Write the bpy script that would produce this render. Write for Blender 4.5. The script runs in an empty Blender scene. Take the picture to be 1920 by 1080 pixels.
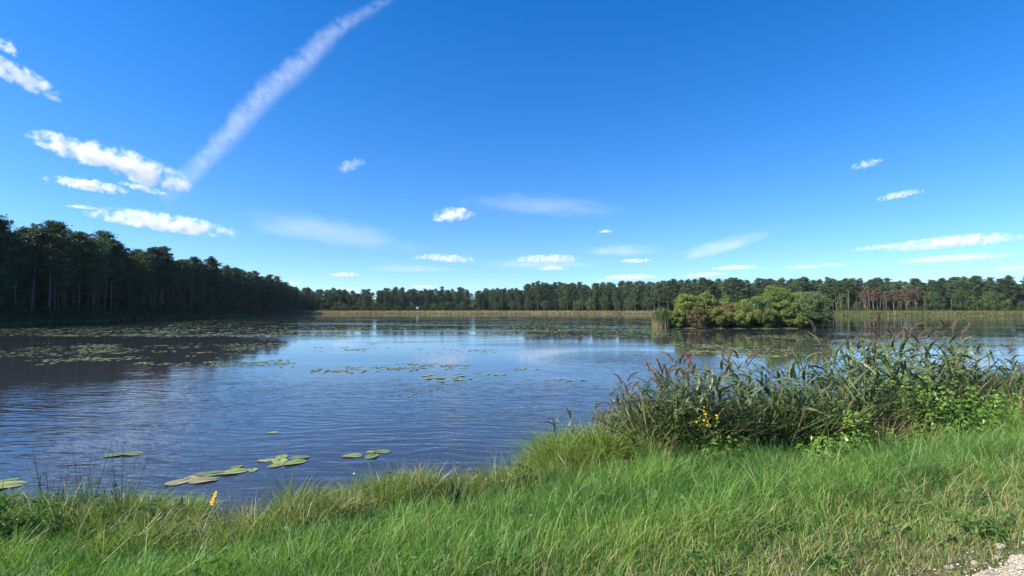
import bpy, math, random
import numpy as np
from mathutils import Vector, Matrix, Euler

R = math.radians
random.seed(7)
rng = np.random.default_rng(7)
scene = bpy.context.scene
COL = scene.collection

# ------------------------------------------------------------------ camera, sky, sun, exposure
CAM_H = 2.5            # metres above the water
FPX = 1000.0           # focal length in pixels of the 1920 wide photograph
HORIZON = 579.0
cam = bpy.data.cameras.new('camera')
cam.sensor_width = 36.0
cam.lens = 36.0 * FPX / 1920.0
cam.clip_start = 0.05
cam.clip_end = 60000
cam_o = bpy.data.objects.new('camera', cam)
cam_o.location = (0, 0, CAM_H)
cam_o.rotation_euler = (R(90) + math.atan((HORIZON - 540) / FPX), 0, 0)
COL.objects.link(cam_o)
scene.camera = cam_o

SUN_AZ, SUN_EL = -105.0, 38.0       # degrees clockwise from the view direction, above the horizon
world = bpy.data.worlds.new('World')
scene.world = world
world.use_nodes = True
wn = world.node_tree
sky = wn.nodes.new('ShaderNodeTexSky')
sky.sky_type = 'NISHITA'
sky.sun_disc = False
sky.sun_elevation = R(SUN_EL)
sky.sun_rotation = R(SUN_AZ)
sky.altitude = 100
sky.air_density = 1.0
sky.dust_density = 0.25
sky.ozone_density = 3.0
hsv = wn.nodes.new('ShaderNodeHueSaturation')
hsv.inputs['Saturation'].default_value = 1.40
hsv.inputs['Hue'].default_value = 0.510
# clear dry air: the whole dome is read a little above the true elevation, so the rim stays blue
wtc = wn.nodes.new('ShaderNodeTexCoord'); wmp = wn.nodes.new('ShaderNodeMapping')
wmp.inputs['Scale'].default_value = (1, 1, 0.95); wmp.inputs['Location'].default_value = (0, 0, 0.058)
wn.links.new(wtc.outputs['Generated'], wmp.inputs[0]); wn.links.new(wmp.outputs[0], sky.inputs[0])
wn.links.new(sky.outputs[0], hsv.inputs['Color'])
wn.links.new(hsv.outputs[0], wn.nodes['Background'].inputs[0])
wn.nodes['Background'].inputs[1].default_value = 0.105

sun = bpy.data.lights.new('sun', 'SUN')
sun.energy = 4.8
sun.angle = R(0.53)
sun.color = (1.0, 0.94, 0.84)
sun_o = bpy.data.objects.new('sun', sun)
to_sun = Vector((math.sin(R(SUN_AZ)) * math.cos(R(SUN_EL)), math.cos(R(SUN_AZ)) * math.cos(R(SUN_EL)), math.sin(R(SUN_EL))))
sun_o.rotation_euler = to_sun.to_track_quat('Z', 'Y').to_euler()
sun_o.location = to_sun * 200
COL.objects.link(sun_o)

vs = scene.view_settings
vs.view_transform = 'Standard'
vs.look = 'None'
vs.gamma = 1.0
vs.use_curve_mapping = False
vs.exposure = 1.1
cy = scene.cycles
cy.max_bounces = 10
cy.diffuse_bounces = 3
cy.glossy_bounces = 3
cy.transmission_bounces = 3
cy.volume_bounces = 8
cy.transparent_max_bounces = 8
cy.sample_clamp_indirect = 6.0
cy.use_denoising = True

# ------------------------------------------------------------------ helpers
def at(px, D):
    """ground position of an image column at depth D (metres along the view axis)"""
    return (px - 960.0) / FPX * D, D

def tag(o, label=None, cat=None, group=None, kind=None):
    if label: o['label'] = label
    if cat: o['category'] = cat
    if group: o['group'] = group
    if kind: o['kind'] = kind
    return o

def empty(name, loc=(0, 0, 0), rz=0.0, s=1.0):
    o = bpy.data.objects.new(name, None)
    o.empty_display_size = 0.2
    o.location = loc
    o.rotation_euler = (0, 0, rz)
    o.scale = (s, s, s)
    COL.objects.link(o)
    return o

def link(name, me, parent=None):
    o = bpy.data.objects.new(name, me)
    COL.objects.link(o)
    if parent: o.parent = parent
    return o

def copy_tree(o, parent=None):
    c = o.copy()
    COL.objects.link(c)
    c.parent = parent
    for ch in o.children:
        copy_tree(ch, c)
    return c

def mesh_np(name, V, T, mats, col=None, smooth=False, mi=None):
    """triangles (or quads) from arrays"""
    V = np.asarray(V, dtype=np.float32); T = np.asarray(T, dtype=np.int32)
    me = bpy.data.meshes.new(name)
    k = T.shape[1]
    me.vertices.add(len(V)); me.vertices.foreach_set('co', V.ravel())
    me.loops.add(T.size); me.loops.foreach_set('vertex_index', T.ravel())
    me.polygons.add(len(T))
    me.polygons.foreach_set('loop_start', np.arange(0, T.size, k, dtype=np.int32))
    me.polygons.foreach_set('loop_total', np.full(len(T), k, dtype=np.int32))
    me.polygons.foreach_set('use_smooth', np.full(len(T), smooth, dtype=bool))
    if mi is not None:
        me.polygons.foreach_set('material_index', np.asarray(mi, dtype=np.int32))
    if col is not None:
        a = me.color_attributes.new('col', 'FLOAT_COLOR', 'POINT')
        c4 = np.ones((len(V), 4), dtype=np.float32); c4[:, :3] = col
        a.data.foreach_set('color', c4.ravel())
    for m in (mats if isinstance(mats, (list, tuple)) else [mats]):
        me.materials.append(m)
    me.update(calc_edges=True)
    me.validate()
    return me

class Geo:
    """collects vertex / triangle arrays of one mesh"""
    def __init__(s): s.V = []; s.T = []; s.C = []; s.M = []; s.n = 0
    def add(s, V, T, C=None, m=0):
        V = np.asarray(V, float); T = np.asarray(T, int)
        s.V.append(V); s.T.append(T + s.n); s.n += len(V)
        s.M.append(np.full(len(T), m))
        if C is not None: s.C.append(np.broadcast_to(np.asarray(C, float), (len(V), 3)))
    def tube(s, pts, rad, k=6, C=None, m=0):
        pts = np.asarray(pts, float); n = len(pts)
        rad = np.broadcast_to(np.asarray(rad, float), (n,))
        d = np.gradient(pts, axis=0)
        d /= np.linalg.norm(d, axis=1)[:, None] + 1e-9
        ref = np.array([1.0, 0, 0]) if abs(d[0][0]) < 0.8 else np.array([0, 1.0, 0])
        u = np.cross(d, ref); u /= np.linalg.norm(u, axis=1)[:, None] + 1e-9
        w = np.cross(d, u)
        a = np.linspace(0, 2 * math.pi, k, endpoint=False)
        ring = pts[:, None, :] + rad[:, None, None] * (np.cos(a)[None, :, None] * u[:, None, :] + np.sin(a)[None, :, None] * w[:, None, :])
        V = ring.reshape(-1, 3)
        i = np.arange(n - 1)[:, None] * k; j = np.arange(k)[None, :]; j2 = (j + 1) % k
        q = np.stack([i + j, i + j2, i + k + j2, i + k + j], -1).reshape(-1, 4)
        T = np.concatenate([q[:, [0, 1, 2]], q[:, [0, 2, 3]]])
        s.add(V, T, C, m)
    def mesh(s, name, mats, smooth=False):
        return mesh_np(name, np.concatenate(s.V), np.concatenate(s.T), mats,
                       np.concatenate(s.C) if s.C else None, smooth, np.concatenate(s.M))

TS = np.array([0.0, 0.38, 0.72, 1.0])
def blades(P, H, W, az, bend, face, col, droop=0.35):
    """n grass blades as tapered bent strips: 7 verts, 5 tris each"""
    n = len(P)
    H = np.broadcast_to(H, (n,)); W = np.broadcast_to(W, (n,)); bend = np.broadcast_to(bend, (n,))
    dirv = np.stack([np.cos(az), np.sin(az), np.zeros(n)], -1)
    side = np.stack([np.cos(face), np.sin(face), np.zeros(n)], -1)
    V = np.zeros((n, 7, 3)); k = 0
    for i, t in enumerate(TS):
        c = P + dirv * (H * bend * t ** 1.8)[:, None]
        c = c + np.array([0, 0, 1.0]) * (H * (t - droop * np.clip(bend, 0, 1.4) * t ** 3))[:, None]
        w = (W * (1.0, 0.95, 0.66, 0)[i] * 0.5)[:, None]
        if i < 3:
            V[:, k] = c - side * w; V[:, k + 1] = c + side * w; k += 2
        else:
            V[:, k] = c
    tri = np.array([[0, 1, 3], [0, 3, 2], [2, 3, 5], [2, 5, 4], [4, 5, 6]])
    T = (np.arange(n)[:, None, None] * 7 + tri[None]).reshape(-1, 3)
    C = None if col is None else np.repeat(np.broadcast_to(col, (n, 3)), 7, axis=0)
    return V.reshape(-1, 3), T, C

def leaf_faces(Cn, size, aspect, rs, flat=0.0, up=None):
    """n kite shaped leaf faces at centres Cn: 4 verts, 2 tris each"""
    n = len(Cn)
    a = rs.normal(size=(n, 3)); a[:, 2] *= (1 - flat)
    if up is not None: a += up
    a /= np.linalg.norm(a, axis=1)[:, None] + 1e-9
    b = rs.normal(size=(n, 3)); b -= a * (a * b).sum(1)[:, None]
    b /= np.linalg.norm(b, axis=1)[:, None] + 1e-9
    s = np.broadcast_to(size, (n,))[:, None]
    nrm = np.cross(a, b)
    V = np.stack([Cn - a * s, Cn + b * s * aspect + nrm * s * 0.12, Cn + a * s, Cn - b * s * aspect + nrm * s * 0.12], 1).reshape(-1, 3)
    tri = np.array([[0, 1, 2], [0, 2, 3]])
    T = (np.arange(n)[:, None, None] * 4 + tri[None]).reshape(-1, 3)
    return V, T

# ------------------------------------------------------------------ materials
def new_mat(name):
    m = bpy.data.materials.new(name); m.use_nodes = True
    m.node_tree.nodes.clear()
    return m, m.node_tree.nodes, m.node_tree.links

def ramp(N, stops):
    r = N.new('ShaderNodeValToRGB'); e = r.color_ramp.elements
    while len(e) < len(stops): e.new(0.5)
    for i, (p, c) in enumerate(stops):
        e[i].position = p; e[i].color = (*c, 1)
    return r

def math_n(N, L, op, a, b=None, c=None, clamp=False):
    n = N.new('ShaderNodeMath'); n.operation = op; n.use_clamp = clamp
    for i, v in enumerate((a, b, c)):
        if v is None: continue
        if isinstance(v, (int, float)): n.inputs[i].default_value = v
        else: L.new(v, n.inputs[i])
    return n.outputs[0]

def foliage_mat(name, c1=None, c2=None, scale=0.6, trans=0.35, rough=0.55, spec=0.25, attr=False, rand=0.25, tint=(1.0, 1.15, 0.55)):
    m, N, L = new_mat(name)
    out = N.new('ShaderNodeOutputMaterial')
    if attr:
        at_ = N.new('ShaderNodeAttribute'); at_.attribute_name = 'col'
        color = at_.outputs['Color']
    else:
        tc = N.new('ShaderNodeTexCoord')
        no = N.new('ShaderNodeTexNoise'); no.inputs['Scale'].default_value = scale; no.inputs['Detail'].default_value = 3
        L.new(tc.outputs['Object'], no.inputs['Vector'])
        rp = ramp(N, [(0.35, c1), (0.65, c2)])
        L.new(no.outputs['Fac'], rp.inputs[0])
        oi = N.new('ShaderNodeObjectInfo')
        h = N.new('ShaderNodeHueSaturation')
        v = math_n(N, L, 'MULTIPLY_ADD', oi.outputs['Random'], rand * 2, 1 - rand)
        hu = math_n(N, L, 'MULTIPLY_ADD', oi.outputs['Random'], -0.03, 0.515)
        L.new(hu, h.inputs['Hue'])
        L.new(v, h.inputs['Value']); L.new(rp.outputs[0], h.inputs['Color'])
        color = h.outputs[0]
    p = N.new('ShaderNodeBsdfPrincipled')
    p.inputs['Roughness'].default_value = rough
    p.inputs['Specular IOR Level'].default_value = spec
    L.new(color, p.inputs['Base Color'])
    if trans > 0:
        tr = N.new('ShaderNodeBsdfTranslucent')
        mul = N.new('ShaderNodeMixRGB'); mul.blend_type = 'MULTIPLY'; mul.inputs[0].default_value = 1
        mul.inputs[2].default_value = (*tint, 1)
        L.new(color, mul.inputs[1]); L.new(mul.outputs[0], tr.inputs[0])
        mx = N.new('ShaderNodeMixShader'); mx.inputs[0].default_value = trans
        L.new(p.outputs[0], mx.inputs[1]); L.new(tr.outputs[0], mx.inputs[2])
        L.new(mx.outputs[0], out.inputs[0])
    else:
        L.new(p.outputs[0], out.inputs[0])
    return m

def noise_mat(name, stops, scale=4, detail=5, rough=0.8, spec=0.2, bump=0.0, bscale=30, coords='Object', stretch=None):
    m, N, L = new_mat(name)
    out = N.new('ShaderNodeOutputMaterial'); p = N.new('ShaderNodeBsdfPrincipled')
    tc = N.new('ShaderNodeTexCoord'); no = N.new('ShaderNodeTexNoise')
    vec = tc.outputs[coords]
    if stretch:
        mp = N.new('ShaderNodeMapping'); mp.inputs['Scale'].default_value = stretch
        L.new(vec, mp.inputs[0]); vec = mp.outputs[0]
    no.inputs['Scale'].default_value = scale; no.inputs['Detail'].default_value = detail
    L.new(vec, no.inputs['Vector'])
    rp = ramp(N, stops); L.new(no.outputs['Fac'], rp.inputs[0])
    L.new(rp.outputs[0], p.inputs['Base Color'])
    p.inputs['Roughness'].default_value = rough; p.inputs['Specular IOR Level'].default_value = spec
    if bump:
        n2 = N.new('ShaderNodeTexNoise'); n2.inputs['Scale'].default_value = bscale; n2.inputs['Detail'].default_value = 6
        L.new(vec, n2.inputs['Vector'])
        b = N.new('ShaderNodeBump'); b.inputs['Distance'].default_value = bump
        L.new(n2.outputs['Fac'], b.inputs['Height']); L.new(b.outputs[0], p.inputs['Normal'])
    L.new(p.outputs[0], out.inputs[0])
    return m

M_grass = foliage_mat('grass_blades', attr=True, trans=0.4, rough=0.45, spec=0.35)
M_pine = foliage_mat('pine_needles', (0.036, 0.072, 0.036), (0.094, 0.140, 0.056), 0.7, trans=0.15, rand=0.3)
M_deadpine = foliage_mat('dead_needles', (0.145, 0.095, 0.062), (0.20, 0.145, 0.095), 0.7, trans=0.2, rand=0.25, tint=(1.1, 0.9, 0.6))
M_broad = foliage_mat('broad_leaves', (0.055, 0.105, 0.03), (0.11, 0.16, 0.045), 0.8, trans=0.3)
M_under = foliage_mat('understorey_leaves', (0.035, 0.065, 0.022), (0.07, 0.11, 0.035), 0.8, trans=0.3)
M_isl = {
    'green': foliage_mat('island_green_leaves', (0.135, 0.20, 0.05), (0.25, 0.30, 0.085), 1.2, rand=0.06),
    'yellow': foliage_mat('island_yellow_leaves', (0.145, 0.20, 0.055), (0.25, 0.285, 0.08), 1.4, rand=0.06),
    'olive': foliage_mat('island_olive_leaves', (0.13, 0.17, 0.045), (0.23, 0.245, 0.075), 1.4, rand=0.06),
    'brown': foliage_mat('island_brown_leaves', (0.13, 0.105, 0.06), (0.22, 0.17, 0.09), 1.8, rand=0.06, tint=(1.1, 0.9, 0.6)),
    'pink': foliage_mat('island_russet_leaves', (0.20, 0.16, 0.085), (0.28, 0.25, 0.10), 1.6, rand=0.06, tint=(1.1, 0.9, 0.6)),
    'willow': foliage_mat('island_willow_leaves', (0.085, 0.14, 0.06), (0.17, 0.23, 0.10), 1.4, rand=0.06, spec=0.4),
}
M_reedleaf = foliage_mat('reed_leaf', (0.075, 0.112, 0.045), (0.165, 0.20, 0.085), 3.0, trans=0.3, rough=0.4, spec=0.45, rand=0.35)
M_reedstalk = noise_mat('reed_stalk', [(0.3, (0.14, 0.15, 0.06)), (0.7, (0.25, 0.21, 0.10))], 6)
M_plume = foliage_mat('reed_plume', (0.16, 0.12, 0.09), (0.28, 0.21, 0.155), 5.0, trans=0.3, rand=0.3, tint=(1.1, 0.9, 0.7))
M_dry = foliage_mat('dry_stems', (0.27, 0.19, 0.09), (0.40, 0.31, 0.17), 5.0, trans=0.3, rand=0.25, tint=(1.1, 0.95, 0.7))
M_vine = foliage_mat('vine_leaf', (0.12, 0.22, 0.028), (0.22, 0.34, 0.05), 4.0, trans=0.4, rough=0.4, spec=0.4, rand=0.15)
M_herb = foliage_mat('herb_leaf', (0.06, 0.13, 0.03), (0.12, 0.21, 0.05), 5.0, trans=0.35, rand=0.2)
M_sword = foliage_mat('sword_leaf', (0.04, 0.085, 0.03), (0.07, 0.13, 0.04), 5.0, trans=0.3, rand=0.15)
M_rush = noise_mat('rush_stem', [(0.3, (0.03, 0.045, 0.022)), (0.7, (0.06, 0.07, 0.03))], 8)
M_petal = foliage_mat('yellow_petal', (0.80, 0.48, 0.01), (0.85, 0.60, 0.03), 8.0, trans=0.35, rand=0.05, tint=(1.1, 0.95, 0.5))
M_whitepetal = foliage_mat('white_petal', (0.7, 0.68, 0.6), (0.8, 0.78, 0.7), 8.0, trans=0.3, rand=0.05, tint=(1, 1, 1))
M_pad = foliage_mat('lily_pad', (0.10, 0.16, 0.035), (0.23, 0.25, 0.075), 9.0, trans=0.0, rough=0.45, spec=0.3, rand=0.3)
M_padold = foliage_mat('old_lily_pad', (0.22, 0.17, 0.07), (0.30, 0.26, 0.12), 5.0, trans=0.0, rough=0.4, spec=0.5, rand=0.2)
M_stone = noise_mat('limestone', [(0.3, (0.42, 0.38, 0.31)), (0.7, (0.68, 0.64, 0.56))], 9, rough=0.85, bump=0.01, bscale=40)
M_white = noise_mat('white_paint', [(0.3, (0.72, 0.72, 0.70)), (0.7, (0.82, 0.82, 0.80))], 3, rough=0.6)
M_darkwood = noise_mat('weathered_wood', [(0.3, (0.10, 0.08, 0.06)), (0.7, (0.20, 0.17, 0.13))], 6, stretch=(1, 1, 0.2))
M_palebark = noise_mat('pale_dead_wood', [(0.3, (0.17, 0.14, 0.11)), (0.7, (0.30, 0.25, 0.20))], 2, stretch=(1, 1, 0.3))
M_bark = noise_mat('grey_bark', [(0.3, (0.07, 0.06, 0.045)), (0.7, (0.15, 0.125, 0.095))], 4, stretch=(1, 1, 0.3))

def pine_bark():
    m, N, L = new_mat('pine_bark')
    out = N.new('ShaderNodeOutputMaterial'); p = N.new('ShaderNodeBsdfPrincipled')
    tc = N.new('ShaderNodeTexCoord'); sp = N.new('ShaderNodeSeparateXYZ'); L.new(tc.outputs['Object'], sp.inputs[0])
    no = N.new('ShaderNodeTexNoise'); no.inputs['Scale'].default_value = 3.0; no.inputs['Detail'].default_value = 5
    L.new(tc.outputs['Object'], no.inputs['Vector'])
    f = math_n(N, L, 'MULTIPLY_ADD', sp.outputs['Z'], 0.085, -0.15)
    f = math_n(N, L, 'ADD', f, math_n(N, L, 'MULTIPLY_ADD', no.outputs['Fac'], 0.7, -0.35), clamp=True)
    rp = ramp(N, [(0.0, (0.11, 0.085, 0.07)), (0.45, (0.20, 0.12, 0.085)), (0.9, (0.33, 0.16, 0.08))])
    L.new(f, rp.inputs[0]); L.new(rp.outputs[0], p.inputs['Base Color'])
    p.inputs['Roughness'].default_value = 0.9
    L.new(p.outputs[0], out.inputs[0])
    return m
M_pinebark = pine_bark()

# ------------------------------------------------------------------ the lake outline and the lie of the land
NEAR = [(-70, -4), (-30, 1.0), (-16, 3.2), (-10, 4.6), (-7, 5.4), (-5.5, 5.9), (-4.3, 6.35), (-3.6, 5.95), (-3.1, 5.75), (-2.6, 6.2),
        (-1.9, 6.95), (-1.2, 7.2), (-0.5, 7.2), (0.1, 7.6), (0.5, 8.05), (1.3, 8.4), (3.0, 8.6), (5.0, 9.2), (7.0, 10.1), (9.0, 11.2), (12.0, 12.6), (30, 17.5)]
FAR = [(70, 26), (160, 50), (230, 90), (240, 150), (200, 180), (175, 181), (150, 184), (118, 190), (112, 215), (98, 236), (75, 252), (40, 262),
       (0, 268), (-45, 268), (-80, 266), (-98, 262), (-105, 240), (-100, 200), (-95, 165), (-89, 130), (-83, 100), (-77, 76), (-74, 50), (-80, 20)]
LAKE = np.array(NEAR + FAR, float)
ISL_C = np.array([30.6, 71.5]); ISL_R = np.array([12.2, 4.4])

def sdist(X, Y):
    """signed distance to the shore, positive on land"""
    X = np.asarray(X, float); Y = np.asarray(Y, float)
    best = np.full(X.shape, 1e9); inside = np.zeros(X.shape, bool)
    n = len(LAKE)
    for i in range(n):
        ax, ay = LAKE[i]; bx, by = LAKE[(i + 1) % n]
        dx, dy = bx - ax, by - ay
        t = np.clip(((X - ax) * dx + (Y - ay) * dy) / (dx * dx + dy * dy), 0, 1)
        best = np.minimum(best, (X - ax - t * dx) ** 2 + (Y - ay - t * dy) ** 2)
        c = ((ay > Y) != (by > Y))
        with np.errstate(divide='ignore', invalid='ignore'):
            xi = (bx - ax) * (Y - ay) / (by - ay if by != ay else 1e-9) + ax
        inside ^= c & (X < xi)
    d = np.sqrt(best)
    return np.where(inside, -d, d)

PROF_D = [-6, -2, -0.5, 0, 0.3, 1.0, 2.0, 3.2, 4.6, 20, 60, 110, 170, 260, 400]
PROF_Z = [-1.6, -0.8, -0.25, -0.02, 0.12, 0.30, 0.50, 0.70, 0.80, 0.85, 1.0, 1.3, 7.0, 12.0, 14.0]
def ground_z(X, Y):
    d = sdist(X, Y)
    z = np.interp(d, PROF_D, PROF_Z)
    e = 1 - np.sqrt(((X - ISL_C[0]) / ISL_R[0]) ** 2 + ((Y - ISL_C[1]) / ISL_R[1]) ** 2)
    zi = np.clip(e * 1.2, -1.6, 0.30)
    return np.where(d < 0, np.maximum(z, zi), z)

PATH_P = np.array([2.85, 3.39]); PATH_N = np.array([0.42, -0.907])
def path_dist(X, Y):
    """positive on the grass side of the gravel edge"""
    return -((X - PATH_P[0]) * PATH_N[0] + (Y - PATH_P[1]) * PATH_N[1])

# ground: one sheet out to the horizon, finer near the camera and in front of it
ang = np.concatenate([np.linspace(-62, 62, 420), np.linspace(62, 298, 120)[1:-1]])
rad = np.concatenate([[0.0], np.geomspace(1.2, 500, 230), np.geomspace(540, 6000, 14)])
A, Rr = np.meshgrid(np.radians(ang), rad)
X = np.sin(A) * Rr; Y = np.cos(A) * Rr
Z = ground_z(X, Y) 
nr, na = X.shape
i = np.arange(nr - 1)[:, None] * na; j = np.arange(na)[None, :]; j2 = (j + 1) % na
Q = np.stack([i + j, i + na + j, i + na + j2, i + j2], -1).reshape(-1, 4)
M_ground = noise_mat('ground_soil_and_turf', [(0.30, (0.045, 0.055, 0.02)), (0.5, (0.075, 0.085, 0.03)), (0.72, (0.13, 0.105, 0.06))], 0.9, 8, 0.95, 0.1, 0.02, 25)
g = link('ground', mesh_np('ground', np.stack([X, Y, Z], -1).reshape(-1, 3), Q, M_ground, smooth=True))
tag(g, kind='structure')

# gravel path: a strip that lies on the ground, its edge ragged
def build_path():
    d = np.array([0.907, 0.42])
    s = np.linspace(-30, 60, 700); w = np.linspace(0, 2.7, 24)
    S, W = np.meshgrid(s, w, indexing='ij')
    edge = -0.05 + 0.04 * np.sin(S * 2.3) + 0.03 * np.sin(S * 5.9 + 1) + 0.025 * np.sin(S * 13.7 + 2)
    WW = W + edge * (1 - W / 2.7)
    PX = PATH_P[0] + d[0] * S + PATH_N[0] * WW; PY = PATH_P[1] + d[1] * S + PATH_N[1] * WW
    PZ = ground_z(PX, PY) + 0.012 + 0.012 * np.sin(PX * 5.1) * np.sin(PY * 4.3) + 0.012 * np.clip(W / 0.1, 0, 1)
    n, k = S.shape
    i = np.arange(n - 1)[:, None] * k; j = np.arange(k - 1)[None, :]
    Q = np.stack([i + j, i + j + 1, i + k + j + 1, i + k + j], -1).reshape(-1, 4)[:, ::-1]
    m = noise_mat('crushed_limestone', [(0.25, (0.33, 0.26, 0.17)), (0.5, (0.46, 0.38, 0.27)), (0.75, (0.55, 0.47, 0.36))], 14, 8, 0.9, 0.15, 0.03, 38)
    o = link('path', mesh_np('path', np.stack([PX, PY, PZ], -1).reshape(-1, 3), Q, m, smooth=True))
    tag(o, kind='structure')
build_path()

# water: one level sheet, ripples as fine relief, calmer and rougher patches
def build_water():
    m, N, L = new_mat('lake_water')
    out = N.new('ShaderNodeOutputMaterial'); p = N.new('ShaderNodeBsdfPrincipled')
    p.inputs['Base Color'].default_value = (0.033, 0.034, 0.040, 1)
    p.inputs['Roughness'].default_value = 0.015
    p.inputs['IOR'].default_value = 1.333
    p.inputs['Specular IOR Level'].default_value = 0.5
    tc = N.new('ShaderNodeTexCoord'); pos = tc.outputs['Object']
    # slow warp of the crests
    wz = N.new('ShaderNodeTexNoise'); wz.inputs['Scale'].default_value = 0.22; wz.inputs['Detail'].default_value = 2
    L.new(pos, wz.inputs['Vector'])
    wsub = N.new('ShaderNodeVectorMath'); wsub.operation = 'MULTIPLY_ADD'
    L.new(wz.outputs['Color'], wsub.inputs[0]); wsub.inputs[1].default_value = (1.6, 1.6, 0); L.new(pos, wsub.inputs[2])
    def layer(rot, sc, scale, detail, rough):
        mp = N.new('ShaderNodeMapping'); mp.vector_type = 'POINT'
        mp.inputs['Rotation'].default_value = (0, 0, R(rot)); mp.inputs['Scale'].default_value = sc
        L.new(wsub.outputs[0], mp.inputs[0])
        n = N.new('ShaderNodeTexNoise'); n.inputs['Scale'].default_value = scale
        n.inputs['Detail'].default_value = detail; n.inputs['Roughness'].default_value = rough
        L.new(mp.outputs[0], n.inputs['Vector'])
        return n.outputs['Fac']
    h1 = layer(12, (0.24, 1.0, 1), 4.6, 2.0, 0.45)
    h2 = layer(-16, (0.33, 1.0, 1), 8.5, 2.0, 0.5)
    h3 = layer(5, (0.5, 1.0, 1), 1.3, 1.0, 0.4)
    h = math_n(N, L, 'MULTIPLY', h1, 0.026)
    h = math_n(N, L, 'MULTIPLY_ADD', h2, 0.011, h)
    h = math_n(N, L, 'MULTIPLY_ADD', h3, 0.018, h)
    # wind patches: bands of ripples across the lake
    mp = N.new('ShaderNodeMapping'); mp.inputs['Scale'].default_value = (0.35, 1.0, 1); mp.inputs['Location'].default_value = (3.1, 1.7, 0)
    L.new(pos, mp.inputs[0])
    pn = N.new('ShaderNodeTexNoise'); pn.inputs['Scale'].default_value = 0.075; pn.inputs['Detail'].default_value = 3; pn.inputs['Roughness'].default_value = 0.55
    L.new(mp.outputs[0], pn.inputs['Vector'])
    sp = N.new('ShaderNodeSeparateXYZ'); L.new(pos, sp.inputs[0])
    near = N.new('ShaderNodeMapRange'); near.interpolation_type = 'SMOOTHSTEP'
    near.inputs['From Min'].default_value = 15; near.inputs['From Max'].default_value = 21
    near.inputs['To Min'].default_value = 0.62; near.inputs['To Max'].default_value = 0.0
    L.new(sp.outputs['Y'], near.inputs['Value'])
    # a gust on the right hand side, 22 to 34 m out
    gx = math_n(N, L, 'DIVIDE', math_n(N, L, 'SUBTRACT', sp.outputs['X'], 6.0), 5.2)
    gy = math_n(N, L, 'DIVIDE', math_n(N, L, 'SUBTRACT', sp.outputs['Y'], 25.0), 7.5)
    gr = math_n(N, L, 'ADD', math_n(N, L, 'MULTIPLY', gx, gx), math_n(N, L, 'MULTIPLY', gy, gy))
    gust = math_n(N, L, 'SUBTRACT', 1.0, gr, clamp=True)
    fx = math_n(N, L, 'DIVIDE', math_n(N, L, 'ADD', sp.outputs['X'], 42.0), 22.0)
    fy = math_n(N, L, 'DIVIDE', math_n(N, L, 'SUBTRACT', sp.outputs['Y'], 51.0), 5.0)
    fr = math_n(N, L, 'ADD', math_n(N, L, 'MULTIPLY', fx, fx), math_n(N, L, 'MULTIPLY', fy, fy))
    gust = math_n(N, L, 'ADD', gust, math_n(N, L, 'SUBTRACT', 1.0, fr, clamp=True))
    s = math_n(N, L, 'ADD', math_n(N, L, 'MULTIPLY_ADD', pn.outputs['Fac'], 2.6, -1.28, clamp=True), near.outputs[0])
    s = math_n(N, L, 'MULTIPLY_ADD', gust, 0.75, s)
    s = math_n(N, L, 'MINIMUM', s, 1.0)
    s = math_n(N, L, 'MULTIPLY_ADD', s, 0.94, 0.06)
    h = math_n(N, L, 'MULTIPLY', h, s)
    b = N.new('ShaderNodeBump'); b.inputs['Strength'].default_value = 1.0; b.inputs['Distance'].default_value = 1.0
    L.new(h, b.inputs['Height']); L.new(b.outputs[0], p.inputs['Normal'])
    L.new(p.outputs[0], out.inputs[0])
    V = [(-150, -20, 0), (300, -20, 0), (300, 330, 0), (-150, 330, 0)]
    o = link('water', mesh_np('water', V, [[0, 1, 2, 3]], m))
    tag(o, kind='structure')
build_water()

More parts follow.
